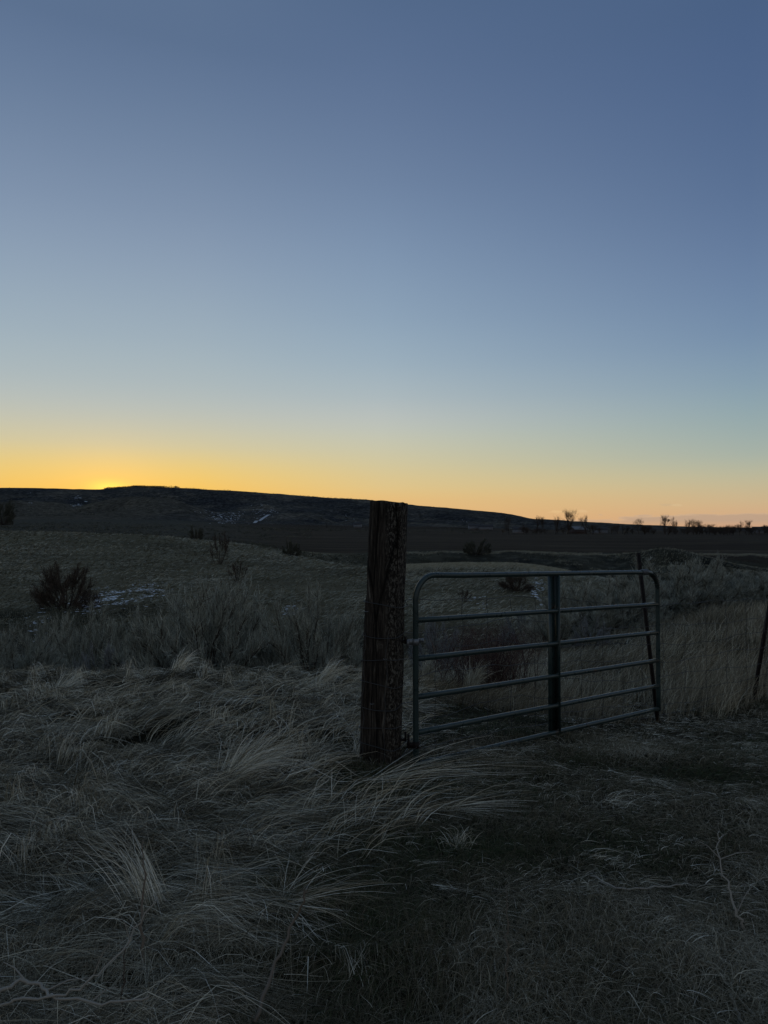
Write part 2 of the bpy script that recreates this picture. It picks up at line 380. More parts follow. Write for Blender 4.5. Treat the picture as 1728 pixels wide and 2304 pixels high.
# ------------------------------------------------------------------ terrain shape
CREST = [(-1200, 1112), (-400, 1104), (0, 1098), (104, 1099), (208, 1102), (255, 1099.5), (312, 1096), (417, 1098), (552, 1106), (729, 1119), (833, 1125),
         (937, 1137), (1042, 1146), (1125, 1153), (1166, 1160), (1198, 1167.6), (1250, 1169), (1291, 1173), (1344, 1175),
         (1406, 1179), (1490, 1182.5), (1562, 1185.5), (1728, 1188), (2600, 1190)]
def vz(v, Y): return H - (v - 1188) * Y / F
UF = np.linspace(-1200, 2900, 260)
def row_z(pairs): return np.interp(UF, [p[0] for p in pairs], [p[1] for p in pairs])
def row_v(Y, pairs): return vz(np.interp(UF, [p[0] for p in pairs], [p[1] for p in pairs]), Y)
ROWS = [
 (3.0, row_z([(0, 0)])),
 (5.0, row_z([(0, -.03), (760, -.05), (880, -.08), (2200, -.08)])),
 (6.9, row_z([(600, -.09), (760, -.09), (900, -.10), (1050, -.14), (1200, -.22), (1350, -.28), (1500, -.32), (2200, -.3)])),
 (8.3, row_z([(-200, -.26), (300, -.17), (600, -.16), (760, -.20), (900, -.25), (1050, -.36), (1200, -.4), (1350, -.38), (1500, -.34), (1728, -.28)])),
 (10.5, row_z([(0, -1.1), (700, -1.0), (900, -.65), (1050, -.62), (1200, -.6), (1350, -.5), (1500, -.4), (1728, -.3)])),
 (14., row_z([(0, -1.9), (700, -1.8), (900, -1.4), (1050, -1.15), (1200, -.95), (1350, -.7), (1500, -.48), (1728, -.33)])),
 (20., row_z([(0, -2.7), (700, -2.7), (900, -2.4), (1050, -2.1), (1200, -1.7), (1350, -1.25), (1500, -.8), (1728, -.55)])),
 (30., row_z([(0, -3.0), (700, -3.2), (900, -3.1), (1050, -2.9), (1200, -2.7), (1350, -2.6), (1500, -2.4), (1728, -2.2)])),
 (45., row_z([(0, -3.2), (600, -3.3), (900, -3.3), (1050, -3.1), (1200, -2.9), (1350, -3.3), (1500, -3.7), (1728, -3.7)])),
 (70., row_z([(0, -2.9), (350, -3.0), (600, -3.2), (900, -3.3), (1050, -3.0), (1200, -2.8), (1350, -3.6), (1500, -4.6), (1728, -4.6)])),
 (87., row_z([(0, -2.35), (350, -2.5), (600, -3.0), (760, -3.3), (900, -3.05), (1050, -2.75), (1200, -2.85), (1350, -4.6), (1500, -5.4), (1728, -5.4)])),
 (110., row_z([(0, -1.4), (200, -1.5), (350, -1.7), (600, -2.5), (760, -3.8), (900, -6.5), (1050, -7.5), (1728, -7.5)])),
 (135., row_z([(0, .9), (200, .5), (350, .1), (600, -1.95), (760, -5.4), (900, -6.8), (1728, -6.6)])),
 (150., row_z([(0, 1.0), (200, .5), (350, 0.), (600, -2.4), (760, -5.2), (900, -5.0), (1200, -4.8), (1728, -5.0)])),
 (170., row_z([(0, .6), (200, .1), (350, -.6), (600, -3.3), (760, -5.0), (900, -3.9), (1200, -4.0), (1500, -4.5), (1728, -4.7)])),
 (230., row_z([(0, .0), (200, -.5), (350, -1.), (600, -3.6), (760, -4.4), (900, -4.0), (1200, -4.2), (1728, -4.6)])),
 (400., row_v(400, [(0, 1187), (200, 1188), (350, 1191), (600, 1201), (760, 1205), (900, 1207), (1200, 1208), (1728, 1209)])),
 (600., row_v(600, [(0, 1178), (200, 1179), (350, 1181), (600, 1191), (760, 1195), (900, 1198), (1200, 1201), (1728, 1203)])),
 (850., row_v(850, [(0, 1166), (200, 1168), (350, 1171), (600, 1183), (760, 1186), (900, 1188), (1050, 1190), (1200, 1193), (1728, 1195)])),
 (1150., row_v(1150, [(-300, 1140), (0, 1136), (120, 1134), (140, 1136), (210, 1126), (320, 1115), (400, 1119), (460, 1136), (500, 1150), (560, 1152), (620, 1150), (760, 1152), (900, 1158), (1050, 1164), (1160, 1176), (1350, 1185), (1500, 1189), (1728, 1191)])),
 (1290., row_v(1290, [(-300, 1126), (0, 1124), (200, 1127), (300, 1126), (400, 1128), (480, 1131), (600, 1137), (760, 1140), (900, 1149), (1050, 1156), (1160, 1170), (1350, 1182), (1500, 1187), (1728, 1190)])),
 (1500., row_v(1500, CREST)),
 (2000., row_v(2000, [(u, 1188 - (1188 - v) * .6) for u, v in CREST])),
 (3500., row_z([(0, -6)])), (9000., row_z([(0, -14)])),
]
LY = np.array([math.log(r[0]) for r in ROWS]); RZ = np.stack([r[1] for r in ROWS])      # (rows, u)
def _pchip():
    h = np.diff(LY)[:, None]; d = np.diff(RZ, axis=0) / h
    m = np.zeros_like(RZ); a, b = d[:-1], d[1:]
    ok = a * b > 0; w1 = 2 * h[1:] + h[:-1]; w2 = h[1:] + 2 * h[:-1]
    hm = (w1 + w2) / (w1 / np.where(ok, a, 1) + w2 / np.where(ok, b, 1))
    m[1:-1] = np.where(ok, hm, 0)
    LF = np.linspace(LY[0], LY[-1], 900); i = np.clip(np.searchsorted(LY, LF) - 1, 0, len(LY) - 2)
    t = ((LF - LY[i]) / (LY[i + 1] - LY[i]))[:, None]; hh = (LY[i + 1] - LY[i])[:, None]
    Z = (2 * t ** 3 - 3 * t ** 2 + 1) * RZ[i] + (t ** 3 - 2 * t ** 2 + t) * hh * m[i] + (-2 * t ** 3 + 3 * t ** 2) * RZ[i + 1] + (t ** 3 - t ** 2) * hh * m[i + 1]
    k = np.array([.05, .25, .4, .25, .05]) if False else np.ones(9) / 9
    Zp = np.pad(Z, ((0, 0), (4, 4)), mode='edge')
    Zs = sum(Zp[:, j:j + Z.shape[1]] * k[j] for j in range(9))
    w = np.clip((7.2 - LF) / .6, 0, 1)[:, None]     # keep the crest crisp
    return LF, Zs * w + Z * (1 - w)
LF, ZT = _pchip()
def hgt(x, y):
    x = np.asarray(x, float); y = np.asarray(y, float)
    yc = np.maximum(y, 3.0); u = np.clip(864 + F * x / yc, UF[0], UF[-1] - 1e-3)
    fi = (np.log(yc) - LF[0]) / (LF[1] - LF[0]); fi = np.clip(fi, 0, len(LF) - 1.001); i = fi.astype(int); fi = fi - i
    uj = (u - UF[0]) / (UF[1] - UF[0]); j = np.clip(uj.astype(int), 0, len(UF) - 2); uj = uj - j
    z = (ZT[i, j] * (1 - fi) + ZT[i + 1, j] * fi) * (1 - uj) + (ZT[i, j + 1] * (1 - fi) + ZT[i + 1, j + 1] * fi) * uj
    # wind-combed mounds in the foreground, strongest on the left bank
    left = 1 / (1 + np.exp((x - .1 + .0 * y) * 3)); nearw = np.clip((9.5 - y) / 1.5, 0, 1)
    mo = fbm(x / .85 + 3 - y * .35, y / .46, 3)
    z = z + nearw * left * (.13 * (1 - np.abs(mo) * 2.2) * .55 + .06 * mo) + nearw * (1 - left) * .03 * fbm(x / .8, y / .6, 3)
    # meadow roughness
    mw = np.clip((y - 9) / 6, 0, 1) * np.clip((400 - y) / 200, 0, 1)
    z = z + mw * (.10 * fbm(x / 3.0, y / 1.6, 4) + .14 * fbm(x / 14, y / 7, 3) * np.clip(y / 60, 0, 1))
    bank = np.clip((y - 100) / 20, 0, 1) * np.clip((166 - y) / 16, 0, 1) * np.clip((x / yc + .02) * 8, 0, 1)
    z = z + bank * (3.4 * fbm((x + y * .5) / 17, y / 30, 4) - .4)
    # gullied hillsides
    hw = np.clip((y - 900) / 150, 0, 1) * np.clip((1490 - y) / 250, 0, 1)
    z = z + hw * (-26 * np.abs(fbm((x + y * .25) / 170, y / 420, 4)) + 9 * fbm(x / 60, y / 90, 3))
    z = z + np.clip((y - 1200) / 200, 0, 1) * np.clip((2200 - y) / 300, 0, 1) * .8 * fbm(x / 18, y / 40, 3)
    return z
def hz(x, y): return float(hgt(np.array([x]), np.array([y]))[0])

def build_terrain():
    fine = np.radians(np.arange(-48, 48.001, .125)); coarse = np.radians(np.arange(51, 309.1, 3))
    th = np.concatenate([fine, coarse]); nt_ = len(th)
    rs = [.0]; r = 1.2
    while r < 9000: rs.append(r); r *= 1.014 if r < 2600 else 1.06
    rs.append(9000); rs = np.array(rs)
    RR, TT = np.meshgrid(rs, th, indexing='ij'); X = RR * np.sin(TT); Y = RR * np.cos(TT)
    # rings of constant depth inside the fine wedge
    Z = hgt(X, Y); Vv = np.stack([X, Y, Z], -1)
    def part(name, i0, i1, mat):
        sub = Vv[i0:i1 + 1]; a = sub.shape[0]
        ii, jj = np.meshgrid(np.arange(a - 1), np.arange(nt_), indexing='ij'); j2 = (jj + 1) % nt_
        Fq = np.stack([ii * nt_ + jj, (ii + 1) * nt_ + jj, (ii + 1) * nt_ + j2, ii * nt_ + j2], -1).reshape(-1, 4)
        o = mesh_np(name, sub, Fq[:, ::-1], mat, smooth=True); tag(o, kind='structure'); return o
    a = int(np.searchsorted(rs, 176)); b = int(np.searchsorted(rs, 900))
    part('ground', 0, a, M['ground']); part('field', a, b, M['field']); part('hills', b, len(rs) - 1, M['hills'])
build_terrain()

# roads at the foot of the hills
def ribbon_road(pts, w, name, dz=.25):
    P = np.array(pts); Q = []
    for i in range(len(P) - 1):
        for t in np.linspace(0, 1, 12, endpoint=False): Q.append(P[i] * (1 - t) + P[i + 1] * t)
    Q.append(P[-1]); Q = np.array(Q)
    for _ in range(10): Q[1:-1] = (Q[:-2] + Q[2:] + Q[1:-1]) / 3
    T = np.gradient(Q, axis=0); T /= np.linalg.norm(T, axis=1, keepdims=True); S = np.stack([-T[:, 1], T[:, 0]], 1) * w / 2
    V = []
    for s in (-1, 0, 1):
        xy = Q + S * s; V.append(np.column_stack([xy, hgt(xy[:, 0], xy[:, 1]) + dz]))
    V = np.stack(V, 1); zz = V[:, :, 2].max(axis=1, keepdims=True); V[:, :, 2] = zz; V = V.reshape(-1, 3); n = len(Q)
    Fq = [(i * 3 + s, i * 3 + s + 1, (i + 1) * 3 + s + 1, (i + 1) * 3 + s) for i in range(n - 1) for s in (0, 1)]
    tag(mesh_np(name, V, Fq, M['road'], smooth=True), kind='structure')
def g2(u, Y): return ((u - 864) / F * Y, Y)
ribbon_road([g2(520, 850), g2(700, 852), g2(850, 856), g2(960, 860), g2(1150, 880)], 9, 'road', 1.3)

# ------------------------------------------------------------------ grass
def blades(n, x, y, L_, hup, flow, lean, wid, tint, K=5, droop=.5, jit=.0):
    """lying / arching blades rooted on the ground; lean 0 = upright, 1 = flat"""
    t = np.linspace(0, 1, K)[None]
    hx = np.cos(flow)[:, None]; hy = np.sin(flow)[:, None]; L1 = L_[:, None]; le = lean[:, None]
    dx = L1 * (le * t + (1 - le) * droop * t ** 2 * .6)
    bend = rng.normal(0, .12, (n, 1)) * L1 * t ** 2
    px = x[:, None] + hx * dx - hy * bend; py = y[:, None] + hy * dx + hx * bend
    up = L1 * (1 - le) * (t - droop * .35 * t ** 2) + hup[:, None] * np.sin(np.pi * np.minimum(t * 1.15, 1)) ** .8
    gz = hgt(px, py)
    pz = gz + np.maximum(up, .004)
    P = np.stack([px, py, pz], -1)
    if jit: P[:, 1:] += rng.normal(0, jit, (n, K - 1, 3)) * L_[:, None, None]
    side = np.stack([rng.normal(0, .5, n), rng.normal(0, .5, n), np.ones(n)], -1)
    up_mask = lean < .5
    side[up_mask, 2] *= 0.15; side[up_mask, 1] += 1.0
    return ribbons(P, wid, side, tint, .12)
def scatter(n, y0, y1, s0=-.68, s1=.68, p=2.0):
    """density falls as 1/Y**p"""
    q = rng.random(n)
    if abs(p - 2) < 1e-6: y = y0 * (y1 / y0) ** q
    else:
        e = 2 - p; y = (y0 ** e + q * (y1 ** e - y0 ** e)) ** (1 / e)
    s = rng.uniform(s0, s1, n); return s * y, y

def bound(y):       # x of the edge between the matted bank (left) and the trodden turf (right)
    return -.42 + .40 * fbm(y * 1.3, y * 0 + 3, 2) + np.clip((y - 5.0) / .6, 0, 1) * .50 - np.clip((3.4 - y) / .5, 0, 1) * .35
def clear_post(x, y, k): # keep the foot of the post visible
    return ~((np.abs(x - .02) < .30) & (y > 4.25) & (y < 5.0) & (rng.random(len(x)) < k))
def bunches(nb, y0, y1, s0, s1, p, per, L0, L1, arch, fan, dirf, keepf, wk, tint0, dark=0., rad=.07):
    cx, cy = scatter(nb, y0, y1, s0, s1, p); k = keepf(cx, cy); cx = cx[k]; cy = cy[k]; nb = len(cx)
    m = rng.integers(per[0], per[1], nb); idx = np.repeat(np.arange(nb), m); n = len(idx)
    d = (dirf(cx, cy) + rng.normal(0, .30, nb))[idx]; Lb = rng.uniform(L0, L1, nb)[idx]; ab = (arch * rng.uniform(.3, 1.6, nb))[idx]
    fb = (fan * rng.uniform(.4, 1.5, nb))[idx]; tb = (tint0 + rng.normal(0, .15, nb))[idx]
    r0 = np.abs(rng.normal(0, rad, n)); a0 = rng.uniform(0, 6.283, n)
    x = cx[idx] + r0 * np.cos(a0); y = cy[idx] + r0 * np.sin(a0); y = np.maximum(y, 1.6)
    fl = d + rng.normal(0, 1, n) * fb + np.where(rng.random(n) < .08, rng.uniform(-2.5, 2.5, n), 0)
    L_ = Lb * rng.uniform(.45, 1.1, n); K = 5
    t = np.linspace(0, 1, K)[None]
    kink = np.where(rng.random((n, 1)) < .15, rng.normal(0, .8, (n, 1)), rng.normal(0, .06, (n, 1))) * np.clip(t - rng.uniform(.3, .7, (n, 1)), 0, 1)
    hx = np.cos(fl[:, None] + kink); hy = np.sin(fl[:, None] + kink)
    stp = (L_ / (K - 1))[:, None] * np.ones((n, K)); stp[:, 0] = 0
    up0 = rng.uniform(.3, 1.0, (n, 1)); fall = np.clip(1 - up0 * (1 - t * 1.5), .35, 1)
    px = x[:, None] + np.cumsum(stp * fall * hx, 1); py = y[:, None] + np.cumsum(stp * fall * hy, 1)
    hh = np.maximum(ab * rng.uniform(.3, 1.3, n), .004)[:, None] * np.sin(np.pi * np.clip(t * rng.uniform(.85, 1.4, (n, 1)), 0, 1)) + rng.uniform(.002, .03, (n, 1))
    gz = hgt(px, py); P = np.stack([px, py, gz + hh], -1)
    wid = np.maximum(.0006, cy[idx] * wk) * np.exp(rng.normal(-.1, .45, n))
    side = np.stack([rng.normal(0, .7, n), rng.normal(0, .7, n), np.ones(n)], -1)
    tint = np.clip(tb + rng.normal(0, .20, n) + (rng.random(n) < .08) * .35, 0, 1)
    return ribbons(P, wid, side, tint, dark)
def build_long_grass():
    def dirf(x, y): return .30 + .55 * np.exp(-((y - 5.2) / 1.0) ** 2) + .9 * fbm(x / 1.1 + 2, y / .7 + 8, 2) - np.clip((3.9 - y) / .6, 0, 1) * .25 - np.clip((y - 6.3) / 1, 0, 1) * .3
    def kf(x, y): return (x < bound(y) + rng.normal(0, .10, len(x))) & clear_post(x, y, .95) & ((y > 2.75) | (rng.random(len(x)) < .12)) & (fbm(x / .60 + 4 - y * .4, y / .24 + 9, 2) > -.10)
    b = MB()
    b.add(*bunches(4300, 2.0, 8.9, -.74, .25, 1.5, (40, 110), .28, .72, .065, .16, dirf, kf, .00026, .31, .14))
    b.add(*bunches(900, 2.0, 8.9, -.74, .25, 1.2, (12, 40), .15, .36, .13, .50, dirf, kf, .00026, .50, .2, .04))      # ragged upright bunches
    b.add(*bunches(5200, 2.0, 8.9, -.74, .25, 1.6, (3, 9), .12, .5, .05, 1.2, dirf, kf, .00030, .66, .0, .15))         # broken loose stems on top
    o = b.build('long_grass', M['straw'])
    tag(o, 'matted pale dry grass combed flat by the wind on the left bank', 'grass', kind='stuff')
    # seed heads and stray upright stems near the bank edge
    n = 7000; x, y = scatter(n, 3.2, 8.7, -.72, .05, 1.0)
    cl = fbm(x / .9 + 30, y / .7 + 4, 2); k = (cl > .08) & (rng.random(n) < .9); x = x[k]; y = y[k]; n = len(x)
    V, Fq, t = blades(n, x, y, rng.uniform(.2, .5, n), np.full(n, .02), .3 + rng.normal(0, .6, n), rng.uniform(.3, .75, n), np.maximum(.0013, y * .0003) * rng.uniform(.8, 1.6, n), np.clip(rng.normal(.62, .15, n), 0, 1), K=5, droop=1.0)
    o = mesh_np('seeding_grass', V, Fq, M['straw'], tint=t); tag(o, 'drooping seed-headed dry grass standing above the mat on the left', 'grass', kind='stuff')
build_long_grass()

def build_short_grass():
    n = 280000
    x, y = scatter(n, 1.8, 9.0, -.72, .75, 1.7)
    bx = bound(y)
    k = ((x > bx + rng.normal(0, .12, n)) | (y < 2.9)) & ~((y > 6.3) & (x > .6) & (x / y < .45) & (rng.random(n) < .6)); x = x[k]; y = y[k]; n = len(x)
    cl = fbm(x / .45 + 2, y / .35 + 7, 3); green = fbm(x / 1.0 + 11, y / .6 + 1, 2)
    L_ = rng.uniform(.04, .14, n) * (1 + .5 * cl)
    V, Fq, t = blades(n, x, y, L_, np.clip(.015 + .03 * cl + rng.normal(0, .008, n), .002, .09), rng.uniform(-math.pi, math.pi, n) * .6 + .2, np.clip(rng.normal(.78, .16, n), .25, 1), np.maximum(.0008, y * .00026) * rng.uniform(.7, 1.3, n),
                      np.clip(.52 - .45 * green + rng.normal(0, .16, n), 0, .95), K=4)
    o = mesh_np('short_grass', V, Fq, M['short'], tint=t); tag(o, 'short dark green and brown turf trodden down in front of the gate', 'grass', kind='stuff')
    # loose straw litter lying in drifts
    def kf(x, y): return (x > bound(y) - .05) & ((y > 3.0) | (rng.random(len(x)) < np.clip((y - 2.2) / .8, .12, 1))) & clear_post(x, y, .9) & (fbm(x / .7 + 50, y / .4 + 60, 3) > -.10 + rng.normal(0, .15, len(x)))
    def df(x, y): return .1 + 1.6 * fbm(x / .8 + 5, y / .6, 2)
    b = MB(); b.add(*bunches(9000, 1.9, 8.0, -.45, .74, 1.6, (3, 12), .04, .17, .006, 1.0, df, kf, .00018, .50, .0, .10))
    b.add(*bunches(500, 1.9, 7.0, -.4, .74, 1.3, (15, 45), .10, .26, .012, .35, df, kf, .00018, .50, .1, .05))
    tag(b.build('straw_litter', M['straw']), 'loose straw lying in drifts on the short turf', 'straw', kind='stuff')
build_short_grass()

def build_tall_grass():
    n = 150000; x, y = scatter(n, 5.9, 24, -.02, .72, 1.4)
    s = x / y; edge = 6.9 + .35 * fbm(x * 1.2, x * 0 + 1, 2) + np.where(s > .4, (s - .4) * 5, 0)
    k = (y > edge) & (x > .25 + .2 * rng.random(n)); x = x[k]; y = y[k]; n = len(x)
    cl = fbm(x / .9 + 20, y / .9 + 3, 3); k = rng.random(n) < np.clip(.6 + 1.6 * cl, .06, 1); x = x[k]; y = y[k]; cl = cl[k]; n = len(x)
    right = np.clip((x / y - .33) * 8, 0, 1); midz = np.clip((y - 9) / 3, 0, 1)
    L_ = rng.uniform(.2, .46, n) * (1 + .4 * cl) * (.75 + .45 * right)
    lean = np.clip(rng.normal(.42, .22, n) - .22 * right + .25 * midz * (1 - right), .05, .97)
    V, Fq, t = blades(n, x, y, L_, np.clip(.02 + .04 * cl, .0, .1), .5 + .8 * fbm(x / 2, y / 2, 2) + rng.normal(0, .5, n), lean, np.maximum(.001, y * .00024) * rng.uniform(.6, 1.5, n),
                      np.clip(.50 + .30 * fbm(x / 1.6 + 3, y / 1.6 + 70, 2) + rng.normal(0, .24, n), 0, 1), K=5)
    o = mesh_np('tall_grass', V, Fq, M['tall'], tint=t); tag(o, 'tan knee-high dry grass growing behind the gate and along the fence', 'grass', kind='stuff')
build_tall_grass()

def build_meadow():
    n = 240000; x, y = scatter(n, 9.3, 165, -.75, .75, 1.75)
    s = x / y
    k = ~((s > -.03) & (y < 20)) & ~((y > 100) & (s > .0)) & ~((y < 34) & (s < .05) & (rng.random(n) < .93)) & ~((y < 20) & (rng.random(n) < .5)); x = x[k]; y = y[k]; n = len(x)
    cl = fbm(x / (1 + y * .05) + 20, y / (.5 + y * .03), 3); k = rng.random(n) < np.clip(.7 + 1.0 * cl, .08, 1); x = x[k]; y = y[k]; n = len(x)
    L_ = rng.uniform(.18, .42, n) * (1 + y * .006)
    V, Fq, t = blades(n, x, y, L_, np.full(n, .05), rng.normal(0, .45, n), np.clip(rng.normal(.75, .13, n), .3, .98), np.maximum(.003, y * .0005) * rng.uniform(.6, 1.3, n),
                      np.clip(.5 + .45 * fbm(x / 9 + 3, y / 6 + 70, 3) + rng.normal(0, .16, n), 0, 1), K=3)
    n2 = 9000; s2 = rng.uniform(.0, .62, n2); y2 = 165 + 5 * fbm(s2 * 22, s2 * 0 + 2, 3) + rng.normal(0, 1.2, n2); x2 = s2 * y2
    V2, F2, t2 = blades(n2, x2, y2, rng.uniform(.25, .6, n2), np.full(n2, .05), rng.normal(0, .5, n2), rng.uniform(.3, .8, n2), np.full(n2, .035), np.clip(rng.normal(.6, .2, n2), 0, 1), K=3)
    n3 = 26000; s3 = rng.uniform(-.02, .6, n3); y3 = rng.uniform(112, 163, n3); x3 = s3 * y3; k3 = fbm((x3 + y3 * .5) / 17, y3 / 30, 4) > .06; x3 = x3[k3]; y3 = y3[k3]; n3 = len(x3)
    V3, F3, t3 = blades(n3, x3, y3, rng.uniform(.25, .6, n3), np.full(n3, .05), rng.normal(0, .5, n3), rng.uniform(.3, .8, n3), np.full(n3, .04), np.clip(rng.normal(.5, .2, n3), 0, 1), K=3)
    n4 = 30000; s4 = rng.uniform(.0, .26, n4); y4 = 84 + 5 * fbm(s4 * 16, s4 * 0 + 6, 2) + rng.normal(0, 3.2, n4); x4 = s4 * y4
    V4, F4, t4 = blades(n4, x4, y4, rng.uniform(.25, .6, n4), np.full(n4, .05), rng.normal(0, .5, n4), rng.uniform(.3, .8, n4), np.full(n4, .022), np.clip(rng.normal(.72, .2, n4), 0, 1), K=3)
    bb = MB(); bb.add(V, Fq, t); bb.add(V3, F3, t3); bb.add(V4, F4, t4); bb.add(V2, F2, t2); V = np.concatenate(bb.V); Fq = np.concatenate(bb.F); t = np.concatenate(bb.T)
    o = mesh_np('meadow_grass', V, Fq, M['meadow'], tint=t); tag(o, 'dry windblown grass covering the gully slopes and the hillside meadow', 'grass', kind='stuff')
build_meadow()

# ------------------------------------------------------------------ wooden gate post
PX, PY = -.022, 5.02
def build_post():
    g0 = hz(PX, PY) - .12
    root = empty('wooden_gate_post', (PX, PY, g0), 'thick weathered square timber post standing left of the metal gate', 'post')
    topz = 1.785 - g0
    a = R(-24); ca, sa = math.cos(a), math.sin(a); lean = np.array([.062, 0])
    nz_, ns = 90, 44; V = []
    for i in range(nz_):
        f = i / (nz_ - 1); z = f * topz
        for j in range(ns):
            t = j / ns * 2 * math.pi; c, s = math.cos(t), math.sin(t)
            r = (abs(c) ** 7 + abs(s) ** 7) ** (-1 / 7)
            wx, wy = .129 - .006 * f, .096 - .003 * f
            px, py = r * c * wx, r * s * wy
            gr = 1 + .030 * float(fbm(np.array([t * 9]), np.array([z * 1.5]), 3)[0]) + .03 * float(fbm(np.array([t * 1.2 + 9]), np.array([z * 4]), 2)[0])
            px *= gr; py *= gr
            if c < -.6 and f > .63: px += .010 * min(1, (f - .63) * 30)
            if abs(f - .50) < .04 and c > .5: px -= .010 * (1 - abs(f - .5) / .04)
            x = px * ca - py * sa; y = px * sa + py * ca
            zz = z - (x * .09 + .004 * math.sin(t * 5) if i == nz_ - 1 else x * .09 * f)
            V.append((x + lean[0] * (f - .15), y, zz))
    Fq = [(i * ns + j, i * ns + (j + 1) % ns, (i + 1) * ns + (j + 1) % ns, (i + 1) * ns + j) for i in range(nz_ - 1) for j in range(ns)]
    o_ = (nz_ - 1) * ns
    Fq += [(o_ + j - 1, o_ + j, o_ + ns - 1 - j, o_ + ns - j) if j > 1 else (o_, o_ + 1, o_ + ns - 2, o_ + ns - 1) for j in range(1, ns // 2)]
    mesh_np('timber', V, Fq, M['post'], root, smooth=True)
    # staples holding the wire
    for z_, xx in ((1.03, -.10), (.70, .03), (.40, -.06)):
        b = MB(); q = np.array([xx, -.115 + xx * .3, z_ - g0 + .0]); b.tube([q + [-.012, .01, 0], q + [-.012, -.012, 0], q + [.012, -.012, 0], q + [.012, .01, 0]], .002, 6)
        b.build('staple', M['zinc'], root)
    # hinge pin screwed into the post
    b = MB(); zt = 1.6 - (1440 - 1188) / F * 5.02 - g0
    b.tube([(.07, .0, zt), (.13, -.005, zt - .004), (.172, -.012, zt - .006)], .010, 10); b.tube([(.172, -.012, zt - .02), (.172, -.012, zt + .03)], .009, 10)
    b.build('hinge_pin', M['rust'], root)
    b = MB(); zt = 1.6 - (1662 - 1188) / F * 5.0 - g0
    b.tube([(.07, .0, zt), (.13, -.005, zt), (.172, -.012, zt)], .010, 10); b.tube([(.172, -.012, zt - .01), (.172, -.012, zt + .055)], .008, 10)
    b.build('hinge_pin', M['rust'], root)
build_post()

